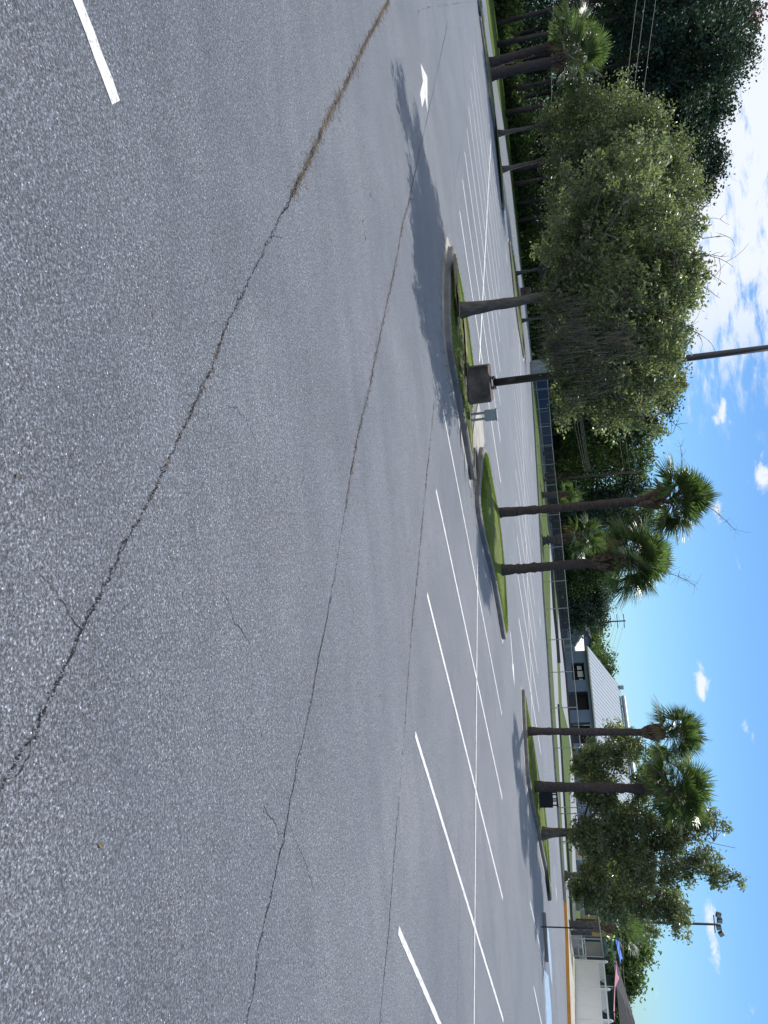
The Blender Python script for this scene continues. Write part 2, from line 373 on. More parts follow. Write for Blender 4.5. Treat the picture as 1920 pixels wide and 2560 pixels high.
def litter(px, n, w, name='pine_needle_litter', lab=None):
    p = np.array([G(*q) for q in px]); L = np.r_[0, np.cumsum(np.linalg.norm(np.diff(p, axis=0), axis=1))]
    u = rng.random(n)*L[-1]; x = np.interp(u, L, p[:, 0]); y = np.interp(u, L, p[:, 1])
    dens = .35+.65*np.abs(np.sin(u*1.3+1)*np.sin(u*.47))
    r = w*dens*rng.standard_normal(n)*(1+2.2*(rng.random(n) < .28))
    d = (p[-1]-p[0])/np.linalg.norm(p[-1]-p[0]); nn = np.array([-d[1], d[0]])
    c = np.c_[x, y]+nn*r[:, None]; a = rng.random(n)*math.pi; l = .02+.03*rng.random(n); ww = .0022
    ax = np.c_[np.cos(a), np.sin(a)]*l[:, None]; bx = np.c_[-np.sin(a), np.cos(a)]*ww
    z = .004+.012*rng.random(n)
    V = np.stack([np.c_[c-ax-bx, z], np.c_[c+ax-bx, z], np.c_[c+ax+bx, z+.003], np.c_[c-ax+bx, z+.003]], 1)
    mb = MB(); mb.quads(V); tag(mb.build(name, M['litter']), lab, 'needle litter', None, 'stuff')
litter(c1[15:], 1500, .034, lab='brown pine needles gathered along the wide asphalt crack')
litter(c2[-7:], 420, .018, lab='thin brown needle line along the middle crack')
litter(c1[8:13], 50, .02, lab='sparse dark debris along the near crack')
litter(c3[-4:], 180, .025, lab='brown needle line along the farthest long crack')
# ------------------------------------------------------------------ kerbed islands
def resample(p, step):
    p = np.vstack([p, p[:1]]); out = []
    for a, b in zip(p[:-1], p[1:]):
        n = max(1, int(np.linalg.norm(b-a)/step)); out += [a+(b-a)*t for t in np.linspace(0, 1, n, endpoint=False)]
    return np.array(out)
def smooth(p, it):
    for _ in range(it): p = .5*p + .25*np.roll(p, 1, 0) + .25*np.roll(p, -1, 0)
    return p
def inset(p, d):
    t = np.roll(p, -1, 0)-np.roll(p, 1, 0); t /= np.linalg.norm(t, axis=1)[:, None]+1e-9
    n = np.c_[-t[:, 1], t[:, 0]]
    area = .5*np.sum(p[:, 0]*np.roll(p[:, 1], -1)-np.roll(p[:, 0], -1)*p[:, 1])
    return p + n*d*(1 if area > 0 else -1)
def inside(p, q):
    x, y = q[:, 0], q[:, 1]; r = np.zeros(len(q), bool); n = len(p)
    for i in range(n):
        a, b = p[i], p[(i+1) % n]
        c = ((a[1] > y) != (b[1] > y)) & (x < (b[0]-a[0])*(y-a[1])/(b[1]-a[1]+1e-12)+a[0]); r ^= c
    return r
def ring(mb, levels):      # levels: list of (poly, z) same count
    n = len(levels[0][0]); V = []; f = []
    for p, z in levels: V.append(np.c_[p, np.full(n, z)])
    for k in range(len(levels)-1):
        for i in range(n):
            j = (i+1) % n; f.append((k*n+i, k*n+j, (k+1)*n+j, (k+1)*n+i))
    mb.add(np.vstack(V), f)
ISL = {}
def island(key, near, far, gut=.28, hgt=.16, name='planted_island', sm=3, turfz=.13, tm='turf'):
    p = np.array([G(*q) for q in near] + [G(q[0], q[1], hgt) for q in far])
    p = smooth(resample(p, .28), sm); p = resample(p, .28)
    area = .5*np.sum(p[:, 0]*np.roll(p[:, 1], -1)-np.roll(p[:, 0], -1)*p[:, 1])
    if area < 0: p = p[::-1]
    k0 = smooth(inset(p, gut), 1); k1 = smooth(inset(k0, .03), 1); k2 = smooth(inset(k1, .13), 1)
    mb = MB(); ring(mb, [(k0, .0), (k0, hgt-.03), (k1, hgt), (k2, hgt), (k2, turfz-.06)])
    root = mb.build(name, M['kerb']); tag(root, None, None, None, 'structure')
    g = MB(); ring(g, [(p, .006), (k0, .018)]); g.build('gutter', M['slab'], root)
    t = MB(); n = len(k2); cen = k2.mean(0)
    # mounded turf: triangulate a fine grid clipped to the polygon edge
    r1 = cen+(k2-cen)*.66; r2 = cen+(k2-cen)*.33
    V = [np.c_[k2, np.full(n, turfz)], np.c_[r1, turfz+.05+.02*rng.random(n)], np.c_[r2, turfz+.08+.02*rng.random(n)], [[cen[0], cen[1], turfz+.1]]]
    f = [(k*n+i, k*n+(i+1) % n, (k+1)*n+(i+1) % n, (k+1)*n+i) for k in range(2) for i in range(n)] + [(2*n+i, 2*n+(i+1) % n, 3*n) for i in range(n)]
    t.add(np.vstack(V), f); t.build('turf', M[tm], root, True)
    ISL[key] = (p, k2)
    return root
island('a', [(1118,572.5),(1111,630),(1105.4,657),(1102.7,721),(1104,780),(1107,847),(1116,920),(1128,965),(1139.6,1025),(1150,1082),(1160,1140),(1169,1190),(1178,1238)],
       [(1194,1236),(1187,1160),(1180,1092),(1186,1050),(1195,1004),(1192,960),(1188,913),(1178,840),(1168,764),(1156,700),(1147,650),(1140,612)], gut=.26, tm='turf_patchy_shade')
island('b', [(1193,1130),(1186,1200),(1182.5,1240),(1188,1297.6),(1197.4,1343),(1209,1389),(1225,1446),(1245.5,1556),(1253,1608)],
       [(1270,1618),(1272.5,1575),(1270,1538),(1264.5,1437),(1251,1300),(1239,1229),(1227.5,1171.6),(1219,1112),(1206,1103)], gut=.12)
island('c', [(1300,1690),(1301.6,1728),(1304,1801),(1309,1880),(1313,1952),(1320.7,1995),(1327.7,2039),(1342,2094),(1350,2140),(1361,2189),(1370,2240)],
       [(1377,2250),(1378.5,2236),(1376,2174),(1371,2097),(1362.5,2010),(1351,1952),(1332,1830),(1312,1712)], gut=.25)
island('d', [(1269,600),(1274,650),(1284,748),(1295,830),(1308,905)], [(1316,898),(1306,810),(1293,690),(1282,625),(1275,590)], gut=.3, sm=2, tm='turf_patchy_shade')  # darker turf puts the shade of the trees into the grass colour
island('e', [(1198,8),(1196,43),(1202.7,91.6),(1217,200),(1220.6,245.7),(1235,332.5),(1248,426.6),(1256,505)], [(1259.5,520),(1258.5,470),(1257,428),(1244,327),(1232,233),(1225,156),(1217,112),(1208,58),(1200,10)], gut=.15, sm=2)
# thin grass blades on the nearer islands
def blades(poly, n, name, lab, z=.14, hmax=.07, w=.006, mask=None):
    mn, mx = poly.min(0), poly.max(0); q = mn+(mx-mn)*rng.random((n*3, 2)); q = q[inside(poly, q)][:n]
    n = len(q); a = rng.random(n)*2*math.pi; h = hmax*(.4+.6*rng.random(n)); ld = .5*h*rng.random(n)
    s = np.c_[np.cos(a), np.sin(a)]*w
    tp = q+np.c_[np.cos(a*3.7), np.sin(a*3.7)]*ld[:, None]
    V = np.stack([np.c_[q-s, np.full(n, z)], np.c_[q+s, np.full(n, z)], np.c_[tp+s*.2, z+h], np.c_[tp-s*.2, z+h]], 1)
    mb = MB(); mb.quads(V); tag(mb.build(name, M['grass']), lab, 'grass', None, 'stuff')
blades(ISL['a'][1], 11000, 'grass', 'short patchy grass around the round-crowned tree and its concrete pole base', w=.008)
blades(ISL['b'][1], 34000, 'grass', 'bright green grass under the two middle palms', w=.008)
blades(ISL['c'][1], 26000, 'grass', 'thin yellowish grass on the right-hand island with two palms', w=.010)
# soil patches on the first island
def patch(name, c, r, z, mat, n=26, ax=(1, 1), rot=0.):
    a = np.linspace(0, 2*math.pi, n, endpoint=False); rr = r*(1+.25*np.sin(a*3+c[0])+.15*rng.standard_normal(n)); rr = np.convolve(np.r_[rr, rr[:2]], np.ones(3)/3, 'valid')
    x = np.cos(a)*rr*ax[0]; y = np.sin(a)*rr*ax[1]
    p = np.c_[x*math.cos(rot)-y*math.sin(rot), x*math.sin(rot)+y*math.cos(rot)]+np.array(c)
    sheet(name, p, z, mat)
for c, r, ax in ((G(1135,700,.2), .55, (1.5,.6)), (G(1140,770,.2), .45, (1.4,.6)), (G(1160,860,.2), .5, (2.,.35)), (G(1152,935,.2), .35, (1.6,.4)), (G(1161,990,.2), .3, (1.8,.4)), (G(1172,1080,.2), .22, (2.6,.4)), (G(1183,1170,.2), .15, (3,.4))):
    patch('bare_soil', c, r, .262, M['soil'], ax=ax, rot=math.radians(-20))
# drain flume between the two islands
sheet('concrete_flume', [G(1181,1095,.02),G(1187,1050,.02),G(1196,1003,.02),G(1206,1050,.02),G(1212,1104,.02),G(1200,1150,.02),G(1192,1230,.02),G(1187,1170,.02)], .022, M['slab'])
dr = empty('storm_drain', (*G(1189,1160), 0), 'dark curved storm drain throat in the pale concrete flume between two kerbed islands', 'drain')
mb = MB(); c = np.array(G(1189,1162,.03)); dv = np.array(G(1191,1200,.03))-np.array(G(1187,1125,.03)); L = np.linalg.norm(dv)/2; rz = math.atan2(dv[1], dv[0])
a = np.linspace(0, 2*math.pi, 28, endpoint=False); ell = lambda s: np.c_[np.cos(a)*L*s*math.cos(rz)-np.sin(a)*.3*s*math.sin(rz), np.cos(a)*L*s*math.sin(rz)+np.sin(a)*.3*s*math.cos(rz)]+c
ring(mb, [(ell(1.12), .024), (ell(1.12), .075), (ell(1.0), .075), (ell(1.0), .03)]); mb.build('rim', M['kerb'], dr)
mb = MB(); p = ell(1.); mb.add(np.c_[p, np.full(28, .03)], [tuple(range(28))]); mb.build('opening', M['dark'], dr)
# far kerb (runs behind the whole lot) and the painted one
def kerbrun(name, pts, mat, w=.16, h=.15, gut=None, lab=None, cat=None):
    p = np.array(pts); t = np.gradient(p, axis=0); t /= np.linalg.norm(t, axis=1)[:, None]; n = np.c_[t[:, 1], -t[:, 0]]
    if n[:, 1].mean() < 0: n = -n
    k = len(p); q = p+n*w
    V = np.vstack([np.c_[p, np.full(k, -.02)], np.c_[p+n*.015, np.full(k, h)], np.c_[q, np.full(k, h)], np.c_[q, np.full(k, -.02)]])
    f = [(r*k+i, r*k+i+1, (r+1)*k+i+1, (r+1)*k+i) for r in range(3) for i in range(k-1)]
    f += [(0, k, 2*k, 3*k), (k-1, 4*k-1, 3*k-1, 2*k-1)]
    mb = MB(); mb.add(V, f); return tag(mb.build(name, mat), lab, cat, None, 'structure'), n
kerbrun('far_kerb', farkerb, M['kerb'])
kerbrun('yellow_kerb', orange, M['yellow'], h=.2)
# sidewalk behind the yellow kerb
sw = [(p[0]+.15, p[1]+.1) for p in orange]
sheet('sidewalk', sw + [(orange[-1][0]+9, orange[-1][1]), G(1431,2560), G(1430,2395), G(1424,2360)], .17, M['slab'])
# mulch and strips behind the far kerb
def strip(name, px, mat, z): return sheet(name, [G(*q) for q in px], z, mat)
strip('service_road', [(1359,1000),(1363,1120),(1375,1330),(1374,1400),(1376,1600),(1396,1800),(1397,1880),(1409,2180),(1415,2180),(1402,1880),(1396,1800),(1388,1600),(1382,1460),(1381,1330),(1369,1120),(1361,1000),(1344,930),(1341,930)][0:0] or [(1341,930),(1352,1116),(1374,1330),(1376,1480),(1378,1600),(1390,1800),(1396,1880),(1408,2100),(1420,2300),(1426,2300),(1414,2100),(1404,1880),(1399,1800),(1391,1600),(1386,1480),(1382,1330),(1358,1116),(1344,930)], M['road'], -.02)
strip('far_service_road', [(1394,1480),(1397,1600),(1405,1760),(1420,1820),(1428,1880),(1426,1980),(1428,2060),(1432,2180),(1458,2180),(1446,2060),(1438,1930),(1434,1880),(1424,1800),(1410,1640),(1404,1600),(1398,1480)], M['road'], -.02)
strip('mulch_bed', [(1417,2345),(1430,2400),(1445,2400),(1437,2345),(1428,2300)], M['soil'], -.018)

def lowwall(px, h, lab):
    o, _ = kerbrun('low_wall', [G(*q) for q in px], M['darkroof'], w=.25, h=h); 
lowwall([(1376,1420),(1382.5,1525),(1390,1598),(1394,1655)], .34, '')
lowwall([(1385,1420),(1398,1540),(1404,1610),(1413,1690),(1422,1806),(1434,1909),(1450,2053),(1460,2170)], .30, '')
lowwall([(1394,1760),(1402,1880),(1408,1990),(1414,2075),(1421,2180),(1427,2300)], .16, '')
# ------------------------------------------------------------------ foliage helpers
def leaves(c, size, asp=.5, up=.3, axis_bias=None, jit=.35):
    n = len(c); nrm = rng.standard_normal((n, 3)); nrm[:, 2] = np.abs(nrm[:, 2])*.6+up; nrm /= np.linalg.norm(nrm, axis=1)[:, None]
    a = rng.standard_normal((n, 3))
    if axis_bias is not None: a = a*.5+np.array(axis_bias)
    a -= nrm*np.sum(a*nrm, 1)[:, None]; a /= np.linalg.norm(a, axis=1)[:, None]+1e-9
    b = np.cross(nrm, a); s = size*(1-jit+2*jit*rng.random(n))[:, None]
    return np.stack([c-a*s*.5, c+b*s*asp*.5-a*s*.05, c+a*s*.5, c-b*s*asp*.5-a*s*.05], 1)
def blobpts(blobs, ncl, nper, crad, shell=.55):
    "blobs: (x,y,z,rx,ry,rz); clusters spread through volume, biased outwards"
    w = np.array([b[3]*b[4]*b[5] for b in blobs])**.8; w /= w.sum(); idx = rng.choice(len(blobs), ncl, p=w); B = np.array(blobs)[idx]
    d = rng.standard_normal((ncl, 3)); d /= np.linalg.norm(d, axis=1)[:, None]
    r = (shell**3+(1-shell**3)*rng.random(ncl))**(1/3)*(1+.10*rng.standard_normal(ncl))
    cc = B[:, :3]+d*B[:, 3:6]*r[:, None]
    cr = crad*(.5+rng.random(ncl))
    pts = np.repeat(cc, nper, 0)+rng.standard_normal((ncl*nper, 3))*np.repeat(cr, nper)[:, None]*np.array([1, 1, .75])
    return cc, pts
def curve(a, b, n, bend):
    a, b = np.array(a), np.array(b); t = np.linspace(0, 1, n)[:, None]; m = rng.standard_normal(3)*bend*np.linalg.norm(b-a)
    m[2] = abs(m[2])*.5
    return a+(b-a)*t+m*(4*t*(1-t))+rng.standard_normal((n, 3))*np.linalg.norm(b-a)*.012*np.minimum(1, 4*t*(1-t))
def tree(name, base, fork, r0, blobs, ncl, nper, crad, leaf, mats, label, cat='tree', group=None, asp=.5, shell=.5, nbr=60, twig=.02, up=.3, sub=True, parts=None, lean=None):
    root = empty(name, base, label, cat, group)
    base = np.array(base, float); fork = np.array(fork, float)
    tb = MB(); zs = np.linspace(0, 1, 9)
    pts = base+(fork-base)*zs[:, None]+rng.standard_normal((9, 3))*np.array([.02, .02, 0])*np.linalg.norm(fork-base)*.3*zs[:, None]
    pts[0, 2] = base[2]-.05
    rad = r0*(1+.55*np.exp(-zs*9))*(1-.35*zs)
    tb.tube(pts, rad, 12, wob=.05); tb.build('trunk', M[mats[0]], root, True)
    ex = []
    for b in blobs:
        for _ in range(4):
            d = rng.standard_normal(3); d /= np.linalg.norm(d); f_ = .26+.24*rng.random()
            ex.append((b[0]+d[0]*b[3]*1.0, b[1]+d[1]*b[4]*1.0, b[2]+d[2]*b[5]*1.0, b[3]*f_, b[4]*f_, b[5]*f_*.8))
    shr = [(b[0], b[1], b[2], b[3]*.86, b[4]*.86, b[5]*.86) for b in blobs]
    cc, lp = blobpts(shr+ex, ncl, nper, crad, shell)
    bb = MB(); B = np.array(blobs); mains = []
    for b in B:
        tgt = b[:3]-np.array([0, 0, b[5]*.1]); st = base+(fork-base)*(.80+.2*rng.random()); cpt = curve(st, tgt, 9, .10); rr = r0*.5*np.clip((b[3]*b[5])/(B[:, 3]*B[:, 5]).max(), .25, 1)
        bb.tube(cpt, np.linspace(rr, rr*.3, 9), 7); mains.append(cpt)
    MP = np.vstack(mains)
    for i in rng.choice(len(cc), min(nbr, len(cc)), replace=False):
        dd = np.linalg.norm(MP-cc[i], axis=1); s = MP[np.argmin(dd + rng.random(len(dd))*.8)]
        bb.tube(curve(s, cc[i]+(cc[i]-s)*.12, 6, .08), np.linspace(twig*1.6, twig*.35, 6), 5, cap=False)
    bb.build('branches', M[mats[0]], root, True)
    lb = MB(); lb.quads(leaves(lp, leaf, asp, up)); lb.build('crown', M[mats[1]], root)
    return root, cc
def px_blob(X, Y, y, rpx, ry=None, rz=None):
    p = P(X, Y, y); s = y/FOC; rx = rpx*s
    return (p[0], p[1], p[2], rx, (ry or rpx)*s, (rz or rpx)*s)

# ---- the big round-crowned tree on the first island (22 m away)
b0 = G(1150, 777, .2)
y0 = b0[1]
blobs = [px_blob(*q) for q in ((1500,640,y0-.3,120),(1610,590,y0+.4,105),(1680,690,y0,100),(1560,760,y0-1.2,130),(1430,740,y0-.4,80),(1430,600,y0+.6,90),(1650,800,y0+.5,105),(1540,900,y0-.6,125),(1630,950,y0+.5,90),(1460,960,y0+.2,80),(1545,1030,y0+.1,75),(1480,850,y0+1.0,105),(1400,870,y0-.6,52),(1690,620,y0-.4,70),(1600,700,y0+1.7,110),(1500,760,y0+1.6,110),(1420,1020,y0+.8,45),(1620,1040,y0-.5,48),(1530,530,y0+.2,70),(1570,475,y0+.3,62),(1490,495,y0-.2,52),(1640,490,y0+.6,45),(1600,425,y0-1.8,60),(1530,405,y0-1.6,55),(1660,415,y0-1.2,42),(1470,440,y0-1.4,48),(1600,350,y0-1.4,38))]
tr, cc = tree('oak_tree', (b0[0], b0[1], .16), P(1385, 737, y0), .165, blobs, 2600, 30, .092, .108, ('bark', 'oakleaf'),
     'wide dense-leaved tree with hanging moss on the nearest kerbed island beside the lamp post', nbr=420, shell=.35, twig=.018, asp=.5)
# hanging grey moss and bare twigs
def moss(root, blobs, n, ln):
    cc, _ = blobpts(blobs, n, 1, .1, .0); k = 12
    base = np.repeat(cc, k, 0)+rng.standard_normal((n*k, 3))*np.array([.16, .16, .14]); l = ln*(.4+rng.random(n*k))
    sw = rng.standard_normal((n*k, 3))*np.array([.14, .14, 0])*l[:, None]
    a = rng.random(n*k)*math.pi; s = np.c_[np.cos(a), np.sin(a), 0*a]*.006
    tip = base+sw-np.c_[0*l, 0*l, l]
    V = np.stack([base-s, base+s, tip+s*.4, tip-s*.4], 1)
    mb = MB(); mb.quads(V); mb.build('hanging_moss', M['moss'], root)
moss(tr, [px_blob(*q) for q in ((1400,840,y0-1,42),(1420,900,y0-1.2,55),(1470,820,y0-2,60),(1500,930,y0-1.6,60),(1560,860,y0-2,60),(1400,760,y0-.8,38),(1470,990,y0-.8,45),(1370,860,y0-.9,28))], 150, .30)
for X, Y, X2, Y2 in ((1720,640,1835,668),(1730,600,1815,590),(1715,560,1800,548),(1725,690,1800,745),(1690,800,1770,850),(1640,1010,1705,1075),(1700,620,1822,640),(1720,655,1800,700)):
    p = P(X, Y, y0); q = P(X2, Y2, y0+rng.normal()*.3); c = curve(p, q, 7, .06); mb = MB(); mb.tube(c, np.linspace(.014, .004, 7), 5)
    for _ in range(5):
        s = c[rng.integers(2, 7)]; mb.tube(curve(s, s+rng.standard_normal(3)*np.array([.22, .2, .2])+(q-p)*.12, 4, .1), np.linspace(.007, .003, 4), 4)
    mb.build('bare_twig', M['bark'], tr)

# ---- right hand tree on the third island (37 m away)
b1 = G(1354, 2083, .15); y1 = b1[1]
blobs = [px_blob(*q) for q in ((1500,1900,y1,52),(1560,1860,y1+.5,50),(1500,1990,y1-.5,55),(1470,2090,y1-1,50),(1560,2060,y1,70),(1500,2180,y1,60),(1590,2160,y1-.8,62),(1660,2090,y1+.6,60),(1700,2010,y1,45),(1740,2050,y1,42),(1690,2180,y1,52),(1610,2250,y1+.3,52),(1540,2270,y1-.4,45),(1760,2150,y1-.2,38),(1790,2190,y1,28),(1680,2260,y1,42),(1780,2040,y1+.2,22),(1815,2065,y1,14),(1840,2195,y1,16),(1705,2310,y1,28),(1630,2330,y1+.3,18),(1620,1950,y1+.8,45),(1455,1900,y1+.3,34),(1455,2230,y1,36),(1650,1880,y1+.3,22),(1840,2120,y1,9))]
tree('oak_tree', (b1[0], b1[1], .13), P(1470, 2078, y1), .22, blobs, 2250, 30, .125, .14, ('bark', 'oakleaf'),
     'open-crowned spreading tree behind the palms on the right-hand island', nbr=420, shell=.30, twig=.022, asp=.48)

# ---- two trees on the left grass median (about 60 m)
for i, (bx, by, blist, lab) in enumerate((
    (1246, 334, ((1420,300,60),(1480,260,55),(1540,330,65),(1450,380,60),(1600,300,55),(1650,370,55),(1380,330,34),(1560,250,40),(1500,400,50),(1700,400,38)), 'leafy tree on the left grass median, its thin trunk nearest the paired palms'),
    (1257, 424, ((1420,450,70),(1500,470,75),(1600,450,75),(1680,440,55),(1400,520,50),(1560,530,70),(1650,520,60),(1480,560,60),(1720,480,38),(1440,390,40)), 'leafy tree on the left grass median, its trunk leaning beside the road'))):
    g0 = G(bx, by, .1); yy = g0[1]
    tree('oak_tree', (g0[0], g0[1], .12), P(1365, by-22-i*4, yy), .17, [px_blob(X, Y, yy+rng.normal()*1.2, r) for X, Y, r in blist], 1250, 22, .34, .23, ('bark', 'oakleaf'), lab, nbr=120, shell=.45, twig=.03)
# ---- two trees on the dark island
for X, Y, lab in ((1291, 684, 'small dark-trunked tree on the shaded island, left of its lamp post'), (1306, 802, 'small dark-trunked tree on the shaded island, right of its lamp post')):
    g0 = G(X, Y, .1); yy = g0[1]; x0, z0 = g0[0], .1
    tree('shade_tree', (g0[0], g0[1], .1), (x0-.1, yy, 2.3), .15, [(x0+rng.normal()*2.4, yy+rng.normal()*1.6, 5.0+rng.normal()*.8, 2.3, 2.3, 1.5) for _ in range(9)], 1100, 22, .35, .26, ('bark', 'oakleaf'), lab, nbr=40, shell=.3, twig=.03)

# ------------------------------------------------------------------ palms
def fan(center, d, R, n=26, spread=2.6, droop=.35, w=.03):
    "one palmate blade: leaflets fanning around direction d"
    d = d/np.linalg.norm(d); up = np.array([0, 0, 1.]); s = np.cross(d, up); ns = np.linalg.norm(s)
    s = s/ns if ns > .05 else np.array([1., 0, 0]); u = np.cross(s, d)
    roll = rng.normal()*.5; s, u = s*math.cos(roll)+u*math.sin(roll), -s*math.sin(roll)+u*math.cos(roll)
    a = np.linspace(-spread/2, spread/2, n)+rng.standard_normal(n)*.03
    L = R*(1-.25*(np.abs(a)/(spread/2))**2)*(.9+.2*rng.random(n))
    dirs = d*np.cos(a)[:, None]+s*np.sin(a)[:, None]+u*(.18*np.cos(a*2))[:, None]
    Q = []
    for k, (t0, t1) in enumerate(((0.0, .5), (.5, .8), (.8, 1.))):
        p0 = center+dirs*(L*t0)[:, None]-up*(droop*L*t0**2.4)[:, None]; p1 = center+dirs*(L*t1)[:, None]-up*(droop*L*t1**2.4)[:, None]
        lat = np.cross(dirs, u+.35*up); lat /= np.linalg.norm(lat, axis=1)[:, None]
        w0 = w*(.15, 1.1, .6)[k]; w1 = w*(1.1, .6, .06)[k]
        Q.append(np.stack([p0-lat*w0*.5, p0+lat*w0*.5, p1+lat*w1*.5, p1-lat*w1*.5], 1))
    return np.vstack(Q)
def palm(name, base, top, r, label, R=.8, nf=34, pet=.7, group=None, boots=.9, rough=.055, emin=-.42, dead=2, stalks=2, bulge=1.9, wl=.05, sprd=(1., 1., 1.)):
    root = empty(name, tuple(base), label, 'palm tree', group)
    base = np.array(base, float); top = np.array(top, float); n = 34; t = np.linspace(0, 1, n)[:, None]
    pts = base+(top-base)*t; pts[0, 2] -= .08
    Lh = np.linalg.norm(top-base)
    rad = r*(1.0+.35*np.exp(-t[:, 0]*12))*(1+rough*rng.standard_normal(n))
    tb = MB(); tb.tube(pts, rad, 14, wob=rough); tb.build('trunk', M['palmbark'], root, True)
    # boots: chopped leaf bases
    bb = MB(); ax = (top-base)/Lh
    nb = int(26*boots/.9)
    for i in range(nb*3):
        h = rng.random()*boots; a = rng.random()*2*math.pi; c = top-ax*(boots*.55)+ax*h
        rr = r*(1.0+(bulge-1)*math.sin(min(1, max(0, h/boots))*math.pi)*.8)
        o = np.array([math.cos(a), math.sin(a), 0]); p0 = c+o*r*.6-ax*.08; p1 = c+o*rr+ax*.10; p2 = c+o*rr*1.22+ax*.22
        bb.tube([p0, p1, p2], [.05, .055, .018], 5)
    bb.build('boots', M['boots'], root)
    cb = MB(); pb = MB(); crown = top+ax*(boots*.35+.30)
    for i in range(nf):
        a = i*2.39996+rng.normal()*.3; e = emin+(1.45-emin)*((i+.5)/nf)**.8+rng.normal()*.08
        d = np.array([math.cos(a)*math.cos(e)*sprd[0], math.sin(a)*math.cos(e)*sprd[1], math.sin(e)*sprd[2]]); pl = pet*(.75+.5*rng.random())
        s = crown+ax*.05*rng.normal(); e1 = s+d*pl-np.array([0, 0, .10*pl])
        pb.tube([s, (s+e1)/2+np.array([0, 0, .06]), e1], [.022, .016, .012], 5, cap=False)
        d2 = d-np.array([0, 0, .05+.3*rng.random()]); cb.quads(fan(e1, d2, R*(.8+.35*rng.random()), w=wl, droop=.08+.20*rng.random()))
    cb.build('crown', M['palmleaf'], root); pb.build('leaf_stems', M['palmleaf'], root)
    if dead:
        db = MB()
        for i in range(dead):
            a = rng.random()*6.28; e = -.4*rng.random(); d = np.array([math.cos(a)*math.cos(e), math.sin(a)*math.cos(e), math.sin(e)]); e1 = crown+d*pet*.8
            db.quads(fan(e1, d-np.array([0, 0, 1.]), R*.65, 18, w=wl, droop=.6))
        for _ in range(240):
            p = crown+ax*.35+rng.standard_normal(3)*np.array([.28, .28, .2]); db.tube([p, p+rng.standard_normal(3)*.13], [.006, .003], 3, cap=False)
        db.build('dead_fronds', M['deadfrond'], root)
    if stalks:
        sb = MB()
        for i in range(stalks):
            a = (-.3, 3.4, 2.6, .4)[i % 4]+rng.normal()*.3; e = (.95, .1, .3, .6)[i % 4]; d = np.array([math.cos(a)*math.cos(e), .3*math.sin(a), math.sin(e)])
            s = crown+ax*.2; q = s+d*(1.75+.4*rng.random())*R/.85; c = curve(s, q, 8, .08); sb.tube(c, np.linspace(.018, .006, 8), 5)
            for _ in range(26):
                k = rng.integers(4, 8); sb.tube(curve(c[k], c[k]+rng.standard_normal(3)*.16*R/.85+d*.1, 4, .15), np.linspace(.005, .002, 4), 3, cap=False)
        sb.build('flower_stalks', M['deadfrond'], root)
    return root
p = G(1248, 1282, .15); palm('cabbage_palm', (*p, .14), P(1632, 1251, p[1]), .155, 'tall palm on the middle island, taller of its two smooth-trunked palms', R=.88, nf=60, pet=.72)
p = G(1249, 1426, .15); palm('cabbage_palm', (*p, .14), P(1518, 1404, p[1]), .155, 'shorter leaning-crowned palm on the middle island, right of the taller one', R=.88, nf=60, pet=.72)
p = G(1319, 1828, .15); palm('cabbage_palm', (*p, .14), P(1632, 1831, p[1]), .145, 'slim palm on the right-hand island with a bulging brown boot below its crown', R=.82, nf=40, pet=.7, bulge=2.1, stalks=0)
p = G(1334, 1966, .15); palm('cabbage_palm', (*p, .14), P(1640, 1972, p[1]), .19, 'thick rough-trunked palm beside the black trash receptacle on the right-hand island', R=.95, nf=56, pet=.8, bulge=1.4, stalks=0, rough=.08, emin=-.7)
# far palms
p = G(1413, 2191); palm('rough_palm', (*p, 0), P(1492, 2192, p[1]), .27, 'squat palm with criss-cross boots behind the fence, left of the white vinyl panels', R=1.0, nf=16, pet=.9, boots=2.0, bulge=1.15, rough=.12, stalks=0, dead=0, wl=.05)
p = G(1421, 2311); palm('rough_palm', (*p, 0), P(1500, 2318, p[1]), .27, 'squat palm with criss-cross boots behind the fence beside the yellow post', R=1.25, nf=22, pet=1.3, boots=2.0, bulge=1.15, rough=.12, stalks=0, dead=0, wl=.06)
p = G(1358, 1352); palm('rough_palm', (*p, 0), P(1422, 1345, p[1]), .40, 'rough-trunked palm behind the fence, seen between the two middle palms', R=1.6, nf=26, pet=1.4, boots=2.4, bulge=1.1, rough=.12, stalks=0, dead=1, wl=.09)
p = G(1356, 1238); palm('rough_palm', (*p, 0), P(1400, 1236, p[1]), .32, 'low rough palm stub behind the fence, left of the tallest middle palm', R=1.3, nf=12, pet=.9, boots=1.6, bulge=1.1, rough=.12, stalks=0, dead=1, wl=.08)
for X, Y, X2, Y2, lab in ((1227, 158, 1392, 112, 'left one of the paired leaning palms on the grass median'), (1227, 188, 1400, 150, 'right one of the paired leaning palms on the grass median')):
    p = G(X, Y, .1); palm('median_palm', (*p, .1), P(X2, Y2, p[1]), .33, lab, R=1.45, nf=34, pet=1.5, boots=1.2, bulge=1.3, stalks=0, wl=.08)

